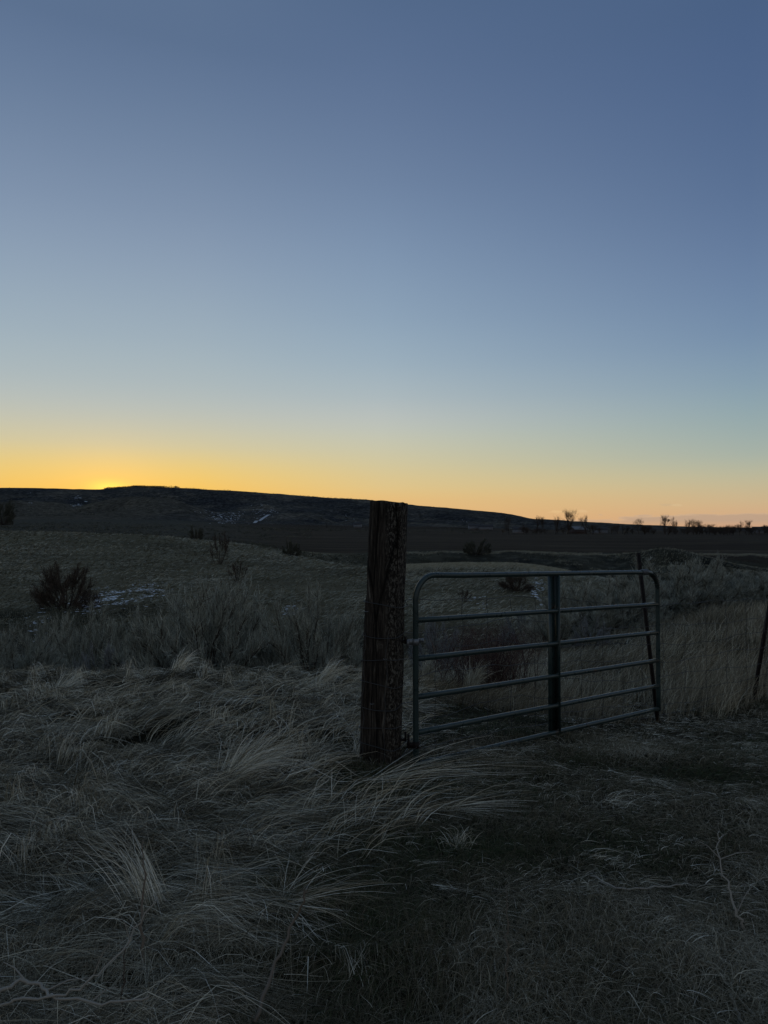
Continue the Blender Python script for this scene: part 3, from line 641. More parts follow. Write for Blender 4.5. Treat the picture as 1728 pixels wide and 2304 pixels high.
# ------------------------------------------------------------------ metal gate
def build_gate():
    A = np.array([.222, 5.0]); B = np.array([2.644, 6.89]); D = B - A; Lg = np.linalg.norm(D); d = D / Lg; nrm = np.array([-d[1], d[0]])
    root = empty('metal_gate', (A[0], A[1], 0), 'dark green six-rail tubular farm gate with rounded top corners beside the timber post', 'gate')
    def pt(t, z, off=0):      # local coordinates (root unrotated)
        p = d * Lg * t + nrm * off; return np.array([p[0], p[1], z])
    zl = [1.2625, .953, .684, .417, .170, -.05]
    zr = [vz(v, 6.89) for v in (1286.7, 1359, 1422, 1484, 1541, 1591.6)]
    def zz(i, t): return zl[i] * (1 - t) + zr[i] * t
    r = .0205; rc = .17; tc_ = rc / Lg
    # outer frame: bottom left -> up -> rounded corner -> top rail -> rounded corner -> down
    b = MB(); pts = [pt(0, -.075)] + [pt(0, z) for z in np.linspace(0.05, zz(0, 0) - rc, 8)]
    for a in np.linspace(10, 90, 9): pts.append(pt(tc_ * (1 - math.cos(R(a))), zz(0, 0) - rc + rc * math.sin(R(a))))
    for t in np.linspace(tc_, 1 - tc_, 12)[1:-1]: pts.append(pt(t, zz(0, t)))
    for a in np.linspace(90, 10, 9): pts.append(pt(1 - tc_ * (1 - math.cos(R(a))), zz(0, 1) - rc + rc * math.sin(R(a))))
    for z in np.linspace(zz(0, 1) - rc, zz(5, 1) - .02, 8): pts.append(pt(1, z))
    b.tube(pts, r, 16); b.build('frame', M['gate'], root, smooth=True)
    for i in range(1, 6):
        b = MB(); sag = random.uniform(-.003, .004)
        b.tube([pt(t, zz(i, t) - sag * math.sin(math.pi * t * 2) ** 2) for t in np.linspace(.004, .996, 14)], r * .95, 14)
        b.build('rail', M['gate'], root, smooth=True)
    # centre brace: folded channel with notches
    tb = .492; zt, zb = zz(0, tb) - .012, zz(5, tb) + .0
    ax = [np.array([d[0], d[1], 0]), np.array([nrm[0], nrm[1], 0]), np.array([0, 0, 1.])]
    b = MB(); c = pt(tb, (zt + zb) / 2, .026); b.box(c, (.082, .004, zt - zb), ax)
    b.box(pt(tb + .041 / Lg + .0008, (zt + zb) / 2, .0), (.004, .056, zt - zb), ax)
    b.box(pt(tb - .041 / Lg - .0008, (zt + zb) / 2, .011), (.004, .034, zt - zb), ax)
    b.build('brace', M['gate'], root)
    for i in range(1, 6):
        b = MB(); b.tube([pt(tb + .030 / Lg, zz(i, tb) + r * .7, -.0), pt(tb + .036 / Lg, zz(i, tb) + r * .9, -.008), pt(tb + .045 / Lg, zz(i, tb) + r * .7, -.0)], .009, 8); b.build('weld', M['gate'], root, smooth=True)
    # hinges on the post side
    zh = 1.6 - (1443 - 1188) / F * 5.0
    ax = [np.array([d[0], d[1], 0]), np.array([nrm[0], nrm[1], 0]), np.array([0, 0, 1.])]
    b = MB(); b.tube([(0, 0, zh - .022), (0, 0, zh + .022)], .025, 16)
    b.box((-.037, -.008, zh), (.05, .010, .040)); b.tube([(-.055, -.012, zh - .035), (-.055, -.012, zh + .020)], .010, 10)
    b.box((.040, .012, zh + .008), (.04, .012, .026)); b.tube([(.052, -.012, zh + .008), (.052, .03, zh + .008)], .008, 8)
    b.build('hinge', M['zinc'], root)
    zh = 1.6 - (1672 - 1188) / F * 5.0
    b = MB(); b.tube([(0, 0, zh - .022), (0, 0, zh + .022)], .025, 16); b.box((-.037, -.008, zh), (.05, .010, .040)); b.tube([(-.052, -.012, zh - .02), (-.052, -.012, zh + .075)], .009, 10)
    b.build('hinge', M['rust'], root)
    # wire lashing at the latch end, wrapped round the top rail and the bend
    def helix(center, axis, rr, turns, length, n=60):
        axis = axis / np.linalg.norm(axis); e1 = np.cross(axis, [0, 0, 1.]) if abs(axis[2]) < .9 else np.cross(axis, [1., 0, 0]); e1 /= np.linalg.norm(e1); e2 = np.cross(axis, e1)
        return [center + axis * length * (k / n - .5) + rr * (math.cos(k / n * turns * 6.283) * e1 + math.sin(k / n * turns * 6.283) * e2) for k in range(n + 1)]
    b = MB(); b.tube(helix(pt(.925, zz(0, .925)), ax[0], r + .005, 6, .10), .0035, 5); b.build('wire_tie', M['zinc'], root)
    b = MB()
    for a in np.linspace(66, 8, 9):
        c = pt(1 - tc_ * (1 - math.cos(R(a))), zz(0, 1) - rc + rc * math.sin(R(a))); axx = np.array([d[0] * math.sin(R(a)), d[1] * math.sin(R(a)), -math.cos(R(a))])
        b.tube(helix(c, axx, r + .003, 1, .006, 16), .003, 5)
    b.build('wire_coil', M['rust'], root)
    return A, B
build_gate()

# ------------------------------------------------------------------ steel fence posts
def t_post(base, top, label):
    base = np.array(base, float); top = np.array(top, float)
    root = empty('steel_fence_post', base, label, 'fence post', 'steel fence posts beside the gate')
    ax = top - base; Lp = np.linalg.norm(ax); az = ax / Lp; axx = np.array([1, .3, 0.]); axx -= az * axx.dot(az); axx /= np.linalg.norm(axx); ay = np.cross(az, axx)
    b = MB(); A_ = [axx, ay, az]; c = az * (Lp - .15) / 2 + az * 0
    b.box(c, (.036, .007, Lp + .15), A_); b.box(c + ay * .0185, (.007, .030, Lp + .144), A_)
    b.build('shaft', M['rust'], root)
    b = MB(); b.box(az * Lp / 2 - ay * .0045, (.008, .003, Lp - .04), A_)
    for k in range(int(Lp / .055)): b.box(az * (.05 + k * .055) - ay * .0065, (.014, .006, .012), A_)
    b.build('stud_strip', M['rust'], root)
TPa = at(1481, 1625, 7.05); TPb = at(1437, 1244, 7.12)
t_post(TPa, TPb, 'rusty steel fence post leaning left behind the latch end of the gate')
TRa = at(1696, 1578, 7.8); TRb = at(1754, 1234, 7.8)
t_post(TRa, TRb, 'rusty steel fence post leaning right at the right edge of the photo')

# ------------------------------------------------------------------ woven wire fence
def build_wire():
    root = empty('woven_wire_fence', (-.13, 5.08, 0), 'thin woven wire fence stapled round the timber post and running behind the gate', 'fence')
    o0 = np.array([-.13, 5.08, 0])
    # plan of the run: round the post, then straight lines
    cP = np.array([PX, PY]); a = R(-24)
    def corner(sx_, sy_, e=.008):
        x = (.125 + e) * sx_; y = (.093 + e) * sy_
        return cP + [x * math.cos(a) - y * math.sin(a), x * math.sin(a) + y * math.cos(a)]
    plan = [corner(-1, .6), corner(-1, -.92), corner(-.9, -1.03), corner(.9, -1.03), corner(1.03, -.85), corner(1.05, 1.0), np.array([1.1, 5.95]), TPa[:2] * .5 + TPb[:2] * .5 + [0, -.03], TRa[:2] + [.15, .0], np.array([8.5, 9.4])]
    seg = [0];
    for i in range(len(plan) - 1): seg.append(seg[-1] + np.linalg.norm(plan[i + 1] - plan[i]))
    seg = np.array(seg); PL = np.array(plan)
    def pxy(s): return np.array([np.interp(s, seg, PL[:, 0]), np.interp(s, seg, PL[:, 1])])
    zs = [1.065, .855, .68, .515, .36, .215, .09, -.01]
    lean_x = lambda s, z: .062 * ((z + .2) / 1.87 - .15) if s < seg[5] else 0
    def P(s, z, wob=.0):
        p = pxy(s); g = 0
        if s > seg[5]: g = (hz(p[0], p[1]) + .08) * min(1, (s - seg[5]) / 1.5)
        k = np.array([p[0] + lean_x(s, z), p[1], z + g]); return k - o0
    for i, z in enumerate(zs):
        ss = list(np.concatenate([np.linspace(0, seg[5], 24), np.arange(seg[5] + .12, seg[-1], .18)]))
        pts = []
        for k, s in enumerate(ss):
            w = .016 * math.sin(s * 9 + i * 2.1) if s < seg[5] else .018 * math.sin(s * 3.1 + i * 1.7) + .01 * math.sin(s * 11 + i)
            if s < .25: w += .02 * (1 - s / .25)
            q = P(s, z + w); pts.append(q)
        b = MB(); b.tube(pts, .0024 if i else .0028, 5, cap=False); b.build('line_wire', M['wire'], root)
    stays = [.19, .36] + list(np.arange(seg[5] + .32, seg[7] + 2.6, .305))
    for k, s in enumerate(stays):
        z0 = zs[0] if k not in (0,) else zs[3]
        pts = [P(s + .010 * math.sin(j * 1.3 + k) + .006 * random.uniform(-1, 1), z) for j, z in enumerate(np.linspace(.87 if s < 1 else zs[0], -.04, 18))]
        b = MB(); b.tube(pts, .0021, 5, cap=False); b.build('stay_wire', M['wire'], root)
build_wire()

# ------------------------------------------------------------------ shrubs
def bush_mesh(nl, height, width, seed, spikes, tw=13, up=.65, wid=.004, spk=(.08, .18), twl=(.07, .17), tj=.55, jit=.15):
    """branches (tubes) and fine upright foliage (ribbons)"""
    r_ = np.random.default_rng(seed); wood = MB(); FP = []; 
    for i in range(nl):
        az = r_.uniform(0, 2 * math.pi); tilt = math.acos(1 - r_.random() ** .75 * (1 - math.cos(R(80))))
        Lb = height * r_.uniform(.80, 1.0)
        K = 7; p = np.array([r_.normal(0, .03), r_.normal(0, .03), -.05]); pts = [p]
        dr = np.array([math.sin(tilt) * math.cos(az) * width / height, math.sin(tilt) * math.sin(az) * width / height, math.cos(tilt)])
        for k in range(K - 1):
            f = k / (K - 1); dd = dr * (1 - .35 * f) + np.array([0, 0, up * f]) + r_.normal(0, jit, 3); dd /= np.linalg.norm(dd)
            p = p + dd * Lb / (K - 1); pts.append(p)
        pts = np.array(pts); wood.tube(pts, np.linspace(.014, .003, K) * height, 4, t=.4, cap=False)
        for j in range(tw):
            f = r_.uniform(.5, 1) ** .8; q = np.array([np.interp(f * (K - 1), np.arange(K), pts[:, m]) for m in range(3)])
            td = dr * .9 + np.array([0, 0, .45]) + r_.normal(0, tj, 3); td /= np.linalg.norm(td); tl = height * r_.uniform(*twl)
            e = q + td * tl; wood.tube([q, (q + e) / 2 + r_.normal(0, .01, 3), e], [.003 * height, .002 * height, .001 * height], 3, t=.7, cap=False)
            for s in range(spikes):
                ff = r_.uniform(.1, 1.); b0 = q + (e - q) * ff + r_.normal(0, .012, 3) * height
                sd = td * .8 + np.array([0, 0, .4]) + r_.normal(0, .35, 3); sd /= np.linalg.norm(sd); sl_ = height * r_.uniform(*spk)
                FP.append([b0, b0 + sd * sl_ * .5 + r_.normal(0, .004, 3), b0 + sd * sl_])
    FP = np.array(FP); n = len(FP)
    V, Fq, t = ribbons(FP, np.full(n, wid * height) * r_.uniform(.6, 1.4, n), None, np.clip(r_.normal(.5, .2, n), 0, 1), .15)
    zt = np.percentile(V[:, 2], 98.0); rt = np.percentile(np.hypot(V[:, 0], V[:, 1]), 90) * 2; q = np.array([1 / rt, 1 / rt, 1 / zt])
    wood.V = [v_ * q for v_ in wood.V]; V = V * q
    return wood, (V, Fq, t)
PROTO = {}
def make_mesh_only(mb_or, name, mat):
    if isinstance(mb_or, MB): o = mb_or.build(name, mat)
    else: o = mesh_np(name, mb_or[0], mb_or[1], mat, tint=mb_or[2])
    me = o.data; bpy.data.objects.remove(o); return me
def proto(key, name_parts, mats, *args, **kw):
    w, f = bush_mesh(*args, **kw); PROTO[key] = [(name_parts[0], make_mesh_only(w, name_parts[0], mats[0])), (name_parts[1], make_mesh_only(f, name_parts[1], mats[1]))]
for i in range(4): proto('sage%d' % i, ('branches', 'foliage'), (M['twig'], M['sage']), 66, 1.0, 1.15, 20 + i, 14, tw=30, up=.12, wid=.0027, spk=(.03, .075))
proto('blue', ('branches', 'foliage'), (M['twig'], M['bluesage']), 40, 1.0, 1.3, 31, 10, tw=18, up=.2, spk=(.04, .09))
for i in range(2): proto('dark%d' % i, ('branches', 'foliage'), (M['twig'], M['scrub']), 40, 1.0, 1.3, 41 + i, 12, tw=20, up=.08, wid=.006, spk=(.03, .08), jit=.25)
proto('bare0', ('branches', 'twigs'), (M['twig'], M['twig']), 46, 1.0, 1.4, 51, 12, tw=26, up=.02, wid=.0028, spk=(.04, .09), jit=.32, tj=.9)
proto('bare1', ('branches', 'twigs'), (M['twig'], M['twig']), 14, 1.0, .55, 52, 9, tw=18, up=.6, wid=.004, spk=(.04, .10))
def shrub(name, key, u, Y, hgt_m, wid_m, label, cat='shrub', group=None, rz=None, sink=.03):
    x = (u - 864) / F * Y; z = hz(x, Y) - sink
    o = empty(name, (x, Y, z), label, cat, group, random.uniform(0, 6.28) if rz is None else rz)
    o.scale = (wid_m, wid_m, hgt_m)
    for pn, me in PROTO[key]:
        c = bpy.data.objects.new(pn, me); c.parent = o; COL.objects.link(c)
    return o
def top_h(u, vtop, Y):      # height needed so that the crown reaches the row vtop
    x = (u - 864) / F * Y; return at(u, vtop, Y)[2] - hz(x, Y)
SG = 'sagebrush bushes growing in the gully'
SAGE = [ # u, Y, vtop, width(m), proto, label
 (30, 9.9, 1430, 1.6, 0, 'grey-green sagebrush cut off by the left edge of the photo'),
 (205, 11.2, 1384, 1.5, 1, 'broad sagebrush in the gully just below the speckled snow patch'),
 (335, 10.6, 1398, 1.1, 3, 'small low sagebrush between the broad left bush and the tallest one'),
 (450, 10.4, 1322, 2.3, 2, 'tallest sagebrush in the gully, left of the middle of the bank'),
 (565, 10.8, 1384, 1.1, 0, 'sagebrush leaning out from the right side of the tallest bush'),
 (700, 10.3, 1342, 1.6, 1, 'tall sagebrush in the gully nearest the timber post on its left'),
 (765, 11.2, 1425, .9, 3, 'low sagebrush half hidden behind the left edge of the timber post'),
 (120, 12.5, 1402, 1.2, 2, 'dim sagebrush behind the broad left bush'),
 (640, 12.6, 1420, .8, 3, 'dim sagebrush in the gap behind the two tallest bushes'),
 (1300, 15.5, 1322, 2.2, 0, 'sagebrush behind the gate just right of the centre brace'),
 (1365, 16.0, 1308, 2.4, 1, 'rounded sagebrush behind the gate below the top rail'),
 (1425, 17.0, 1304, 2.0, 2, 'sagebrush behind the leaning steel post'),
 (1490, 17.5, 1274, 2.6, 3, 'sagebrush just right of the latch end of the gate'),
 (1560, 18.0, 1262, 2.6, 0, 'tallest sagebrush to the right of the gate'),
 (1625, 18.5, 1284, 2.2, 1, 'sagebrush right of the tallest one beyond the gate'),
 (1685, 18.5, 1294, 2.3, 2, 'sagebrush near the right edge of the photo above the tall grass'),
 (1740, 18.0, 1290, 1.8, 3, 'sagebrush cut off by the right edge of the photo'),
 (1245, 14.0, 1372, 1.1, 2, 'low sagebrush hidden by the centre brace of the gate'),
]
for u, Y, vt, w, k, lab in SAGE: shrub('sagebrush', 'sage%d' % k, u, Y, max(.3, top_h(u, vt, Y)) * .94, w, lab, 'sagebrush', SG)
BL = 'pale blue-grey brush'
shrub('rabbitbrush', 'blue', 225, 9.4, top_h(225, 1455, 9.4), .62, 'low blue-grey bush at the foot of the left gully sagebrush', 'bush', BL)
shrub('rabbitbrush', 'blue', 985, 12., top_h(985, 1398, 12.), 1.0, 'blue-grey bush seen through the left half of the gate', 'bush', BL)
shrub('rabbitbrush', 'blue', 1185, 17., top_h(1185, 1356, 17.) * .8, 1.3, 'blue-grey bush just left of the centre brace, below the snow streaks', 'bush', BL)
shrub('rabbitbrush', 'blue', 1330, 13.5, top_h(1330, 1366, 13.5) * .7, .7, 'blue-grey bush above the second rail, right of the centre brace', 'bush', BL)
# dark and leafless shrubs further off
DS = 'leafless shrubs on the meadow'
shrub('bare_shrub', 'bare0', 150, 42, top_h(150, 1276, 42), 3.4, 'large round dark leafless shrub left of the snow patch', 'shrub', DS)
shrub('bare_shrub', 'bare1', 496, 88, top_h(496, 1198, 88), 2.6, 'tall thin leafless shrub standing alone on the meadow', 'shrub', DS)
shrub('bare_shrub', 'bare1', 536, 62, top_h(536, 1266, 62), 1.7, 'small spindly shrub below the lone tall thin shrub', 'shrub', DS)
shrub('bare_shrub', 'bare0', 1160, 52, top_h(1160, 1292, 52), 2.3, 'dark leafless shrub just under the top rail of the gate', 'shrub', DS)
shrub('bare_shrub', 'bare1', 1045, 46, top_h(1045, 1326, 46), .9, 'tiny dark shrub between the top rail and second rail of the gate', 'shrub', DS)
shrub('dark_juniper', 'dark0', 441, 140, top_h(441, 1184, 140) * .9, 2.9, 'dark rounded bush on the crest of the meadow, left half', 'bush')
shrub('dark_juniper', 'dark1', 655, 115, top_h(655, 1214, 115) * .9, 3.0, 'dark low bush where the meadow crest dips to the gully', 'bush')
shrub('dark_juniper', 'dark0', 1075, 160, top_h(1075, 1217, 160), 6, 'dark bush on the bank beyond the gate, in front of the brown field', 'bush')
shrub('dark_juniper', 'dark1', 1560, 40, top_h(1560, 1335, 40) if top_h(1560, 1335, 40) > .5 else 1.0, 2.2, 'dark bush low in the gully behind the right sagebrush', 'bush')
shrub('dark_juniper', 'dark0', 8, 520, top_h(8, 1124, 520), 14, 'dark clump of trees at the left edge of the photo below the ridge', 'bush')

def rose_bush():
    x = (1095 - 864) / F * 9.3; Y = 9.3; z = hz(x, Y)
    root = empty('rose_thicket', (x, Y, z), 'tangled dark red leafless thicket seen through the left half of the gate', 'shrub')
    n = 620; K = 7; t = np.linspace(0, 1, K)[None]
    a = rng.uniform(0, 6.283, n); r0 = rng.uniform(0, .33, n); bx = r0 * np.cos(a) * 1.9; by = r0 * np.sin(a)
    az = rng.uniform(0, 6.283, n); Lh = rng.uniform(.12, .60, n); hh = rng.uniform(.34, .80, n)
    P = np.stack([bx[:, None] + np.cos(az)[:, None] * Lh[:, None] * t, by[:, None] + np.sin(az)[:, None] * Lh[:, None] * t, hh[:, None] * np.sin(t * rng.uniform(1.2, 2.5, n)[:, None])], -1)
    P[:, 1:] += rng.normal(0, .018, (n, K - 1, 3))
    V, Fq, tt = ribbons(P, rng.uniform(.0022, .0040, n), None, np.clip(rng.normal(.5, .22, n), 0, 1))
    mesh_np('stems', V, Fq, M['redtwig'], root, tint=tt)
    idx = rng.integers(0, n, 3200); kk = rng.integers(2, K, 3200); b0 = P[idx, kk]; dr = rng.normal(0, 1, (3200, 3)); dr[:, 2] = np.abs(dr[:, 2]); dr /= np.linalg.norm(dr, axis=1, keepdims=True)
    ln = rng.uniform(.04, .14, 3200)[:, None]; Q = np.stack([b0, b0 + dr * ln * .5, b0 + dr * ln + rng.normal(0, .01, (3200, 3))], 1)
    V, Fq, tt = ribbons(Q, np.full(3200, .0018), None, np.clip(rng.normal(.5, .2, 3200), 0, 1)); mesh_np('twigs', V, Fq, M['redtwig'], root, tint=tt)
rose_bush()

def scrub_cover():
    """far-off low scrub: gully bottoms, the bank under the brown field and the bench below the hills"""
    FPs = []; T = []
    def zone(n, u0, u1, Y0, Y1, h0, h1, nb, wf):
        u = rng.uniform(u0, u1, n); Y = rng.uniform(Y0, Y1, n); x = (u - 864) / F * Y
        k = fbm(x / (Y0 * .05) + 7, Y / (Y0 * .05), 2) > -.12; x = x[k]; Y = Y[k]; z = hgt(x, Y); n = len(x)
        hh = rng.uniform(h0, h1, n)
        X = np.repeat(x, nb); YY = np.repeat(Y, nb); Z = np.repeat(z, nb); HH = np.repeat(hh, nb); m = n * nb
        a = rng.uniform(0, 6.283, m); ct = rng.random(m); st_ = np.sqrt(1 - ct * ct); rr = rng.uniform(.45, 1, m)
        wx = np.repeat(rng.uniform(.8, 1.5, n), nb) * HH
        b0 = np.stack([X + np.cos(a) * st_ * rr * wx, YY + np.sin(a) * st_ * rr * wx, Z - .03 + ct * rr * HH * .8], -1)
        dd = np.stack([np.cos(a) * st_ * .6, np.sin(a) * st_ * .6, ct + .4], -1) + rng.normal(0, .35, (m, 3)); dd /= np.linalg.norm(dd, axis=1, keepdims=True)
        ln = (HH * rng.uniform(.15, .35, m))[:, None]; e = b0 + dd * ln; mid = (b0 + e) / 2 + rng.normal(0, .02, (m, 3)) * HH[:, None]
        V, Fq, t = ribbons(np.stack([b0, mid, e], 1), HH * wf, None, np.clip(np.repeat(rng.normal(.45, .2, n), nb) + rng.normal(0, .1, m), 0, 1), .15)
        return V, Fq, t
    b = MB()
    for z in [(90, -100, 360, 32, 40, .35, .7, 110, .02), (60, 500, 900, 28, 40, .3, .6, 110, .02),
              (420, 560, 1000, 128, 162, .4, 1.0, 40, .045), (1100, 880, 1800, 118, 160, .35, .9, 40, .045), (260, 1500, 1900, 60, 100, .4, .9, 50, .035), (160, 1300, 1800, 24, 50, .3, .7, 80, .025),
              (1500, -150, 620, 175, 330, .4, 1.0, 26, .07), (2200, -150, 700, 330, 700, .6, 1.5, 18, .09), (1000, 500, 1100, 560, 830, .8, 1.8, 14, .12)]:
        b.add(*zone(*z))
    tag(b.build('scrub', M['scrub']), 'dark low scrub covering the gullies, banks and bench below the hills', 'scrub', kind='stuff')
    b = MB(); b.add(*zone(420, 235, 400, 1470, 1510, 2.0, 5.0, 16, .12)); b.add(*zone(150, 400, 900, 1480, 1510, 1.0, 2.6, 12, .12))
    b.add(*zone(2600, -200, 1150, 930, 1440, 1.5, 3.5, 7, .18))
    tag(b.build('hill_scrub', M['scrub']), 'low scrub dotted over the hillside and bristling on the ridge top', 'scrub', kind='stuff')
scrub_cover()

# ------------------------------------------------------------------ snow remnants
def snow(name, blobs, label):
    b = MB()
    for (u0, u1, v0, v1, Y0, n, sz, slope) in blobs:
        for _ in range(n):
            a = random.gauss(.5, .22); c = random.gauss(.5, .22)
            u = u0 + (u1 - u0) * a; Y = Y0 * (1 + .30 * (c - .5)) + slope * (a - .5)
            x = (u - 864) / F * Y
            if float(fbm(np.array([x / (sz * 9)]), np.array([Y / (sz * 22)]), 2)[0]) < -.02: continue
            s = sz * random.uniform(.25, 1.2); el = random.uniform(.3, .9); an = random.gauss(.35, .35); m = 9
            ang = np.arange(m) / m * 6.283; rr = s * (1 + np.array([random.uniform(-.4, .4) for _ in ang]))
            px = rr * np.cos(ang); py = rr * np.sin(ang) * el; X = x + px * math.cos(an) - py * math.sin(an); Yy = Y + px * math.sin(an) + py * math.cos(an)
            lift = .22 if Y0 < 200 else .3; Z = hgt(X, Yy) + lift; zc = hz(x, Y) + lift + .10 * sz
            V = [(x, Y, zc)] + list(zip(X, Yy, Z))
            b.add(V, [(0, 1 + j, 1 + (j + 1) % m) for j in range(m)])
    b.F = [np.asarray(f) for f in b.F]
    tag(b.build(name, M['snow'], smooth=True), label, 'snow', kind='stuff')
snow('snow_patches', [(140, 375, 0, 0, 47.5, 1000, .10, 11), (280, 370, 0, 0, 52, 90, .11, 4), (45, 130, 0, 0, 31, 50, .09, 0), (620, 680, 0, 0, 40, 60, .10, 0), (50, 120, 0, 0, 38, 30, .1, 0),
                      (1190, 1235, 0, 0, 42, 160, .12, -22), (1185, 1230, 0, 0, 56, 70, .12, -10), (1060, 1110, 0, 0, 44, 45, .09, 0), (380, 540, 0, 0, 44, 22, .08, 0)], 'broken patches of old snow lying in the grass of the gully')
snow('hill_snow', [(450, 575, 0, 0, 1010, 330, 1.4, 60), (570, 640, 0, 0, 1150, 110, 1.6, -60), (560, 600, 0, 0, 1180, 30, 1.7, 0), (150, 200, 0, 0, 1250, 60, 2.4, 0), (765, 790, 0, 0, 1150, 20, 1.6, 0), (1035, 1060, 0, 0, 1200, 18, 1.6, -50), (60, 75, 0, 0, 1220, 10, 1.8, 0)], 'thin snow specks on the dark hillside below the ridge')
# the pale curved cut that climbs the foot of the hill
def cut():
    pts = [g2(572, 905), g2(575, 945), g2(582, 985), g2(592, 1020), g2(604, 1045)]
    ribbon_road(pts, 4.5, 'dirt_track', .8)
cut()

# ------------------------------------------------------------------ bare trees
def tree_mesh(seed, h, spread=.5, levels=5):
    r_ = np.random.default_rng(seed); wood = MB(); tw = []
    def grow(p, d, L_, rad, lev):
        K = 4; pts = [p]; q = p; dd = d
        for k in range(K - 1):
            dd = dd + r_.normal(0, .10, 3) + np.array([0, 0, .05]); dd /= np.linalg.norm(dd); q = q + dd * L_ / (K - 1); pts.append(q)
        if lev >= 3: tw.append((pts[0], pts[1], pts[2], pts[3]))
        else: wood.tube(pts, np.linspace(rad, rad * .6, K), 6 if lev == 0 else 4, t=.4, cap=False)
        if lev >= levels: return
        nb = r_.integers(3, 6) if lev else r_.integers(6, 9)
        for _ in range(nb):
            f = r_.uniform(.45, 1.) if lev else r_.uniform(.55, 1)
            nd = dd * .85 + r_.normal(0, spread * (.9 if lev else 1.5), 3) + np.array([0, 0, .30]); nd /= np.linalg.norm(nd)
            grow(np.array([np.interp(f * 3, range(4), [pp[m] for pp in pts]) for m in range(3)]), nd, L_ * r_.uniform(.55, .85) * (1.25 if lev == 0 else 1), rad * .55, lev + 1)
    grow(np.array([0, 0, -.02 * h]), np.array([0, 0, 1.]), h * .22, h * .020, 0)
    P = np.array(tw); V, Fq, t = ribbons(P, np.full(len(P), h * .0011), None, np.full(len(P), .5))
    q = np.array([1, 1, 1]) / np.percentile(V[:, 2], 99.5); V = V * q; wood.V = [v_ * q for v_ in wood.V]
    return wood, (V, Fq, t)
TREES = []
for i in range(5):
    w, f = tree_mesh(60 + i, 1.0, .34 + .03 * i, 5)
    TREES.append([('trunk', make_mesh_only(w, 'trunk', M['twig'])), ('crown', make_mesh_only(f, 'crown', M['twig']))])
def bare_tree(u, vtop, Y, k, wr, label, group='bare trees along the far edge of the field'):
    x = (u - 864) / F * Y; z = hz(x, Y); h = (at(u, vtop, Y)[2] - z) * 1.10
    o = empty('bare_tree', (x, Y, z - .2), label, 'tree', group, random.uniform(0, 6.28)); o.scale = (h * wr * .78, h * wr * .78, h * 1.0)
    for pn, me in TREES[k]:
        c = bpy.data.objects.new(pn, me); c.parent = o; COL.objects.link(c)
BT = [(1277, 1150, 560, 0, 1.1, 'tallest broad leafless tree against the sky left of centre of the treeline'),
      (1250, 1164, 575, 2, .7, 'slim leafless tree touching the left side of the tallest broad one'),
      (1319, 1162, 560, 1, .8, 'slender leafless tree between the tallest one and the low ridge end'),
      (1438, 1169, 580, 3, .95, 'small round leafless tree above the leaning steel post'),
      (1497, 1161, 560, 0, .8, 'upright leafless tree with a dark nest, left one of a close pair on the skyline'),
      (1518, 1166, 565, 4, .75, 'second leafless tree of the pair standing close together on the right skyline'),
      (1545, 1171, 590, 2, .9, 'leftmost of three hazy leafless trees in a row on the right skyline'),
      (1560, 1170, 595, 1, .9, 'middle of three hazy leafless trees in a row on the right skyline'),
      (1573, 1172, 590, 3, .85, 'rightmost of three hazy leafless trees in a row on the right skyline'),
      (1664, 1175, 560, 4, .9, 'thin leafless tree left of the forked one by the right edge of the photo'),
      (1686, 1172, 560, 0, .95, 'dense forked leafless tree closest to the right edge of the photo'),
      (1209, 1162, 900, 1, .9, 'pale faint leafless tree where the ridge meets the sky'),
      (1222, 1165, 900, 2, .8, 'tiny faint leafless tree right of the pale one at the ridge end'),
      (1145, 1166, 540, 3, .7, 'dark leafless tree in front of the ridge above the gate')]
for a_ in BT: bare_tree(*a_)
for i in range(96):
    u = random.choice([random.uniform(1105, 1760), random.uniform(1180, 1760), random.uniform(1560, 2000)])
    bare_tree(u, random.uniform(1180, 1194), random.uniform(545, 640), i % 5, random.uniform(1.5, 2.6), 'low dark leafless tree in the dense belt beyond the brown field')
def nest():
    p = at(1504, 1171, 560); b = MB(); r_ = np.random.default_rng(3)
    for _ in range(60):
        c = p * 0 + r_.normal(0, .45, 3); d = r_.normal(0, .5, 3); b.tube([c - d, c + d], .07, 4, cap=False)
    root = empty('stick_nest', p, 'dark stick nest high in the paired leafless trees on the right skyline', 'nest'); b.build('sticks', M['twig'], root)
nest()

# ------------------------------------------------------------------ farmsteads and poles far off
def house(u, Y, w, d, h, wall, label, cat='house'):
    x = (u - 864) / F * Y; z = hz(x, Y) - .3
    root = empty('farmhouse' if cat == 'house' else 'barn', (x, Y, z), label, cat, None, random.uniform(-.5, .5))
    b = MB(); b.box((0, 0, h / 2), (w, d, h)); b.add([(-w / 2, -d / 2, h), (-w / 2, d / 2, h), (-w / 2, 0, h + d * .3), (-w / 2, 0, h + d * .3)], [(0, 1, 2, 3)]); b.add([(w / 2, -d / 2, h), (w / 2, d / 2, h), (w / 2, 0, h + d * .3), (w / 2, 0, h + d * .3)], [(0, 1, 2, 3)])
    b.build('wall', wall, root)
    e = .5; r_ = MB(); sl_ = d * .3 + .1
    for s in (-1, 1):
        r_.add([(-w / 2 - e, s * (d / 2 + e), h - .25), (w / 2 + e, s * (d / 2 + e), h - .25), (w / 2 + e, 0, h + sl_), (-w / 2 - e, 0, h + sl_),
                (-w / 2 - e, s * (d / 2 + e), h - .05), (w / 2 + e, s * (d / 2 + e), h - .05), (w / 2 + e, 0, h + sl_ + .2), (-w / 2 - e, 0, h + sl_ + .2)],
               [(0, 1, 2, 3), (4, 5, 6, 7), (0, 1, 5, 4), (0, 3, 7, 4), (1, 2, 6, 5)])
    r_.build('roof', M['houseroof'] if wall is not M['barn'] else M['housewall'], root)
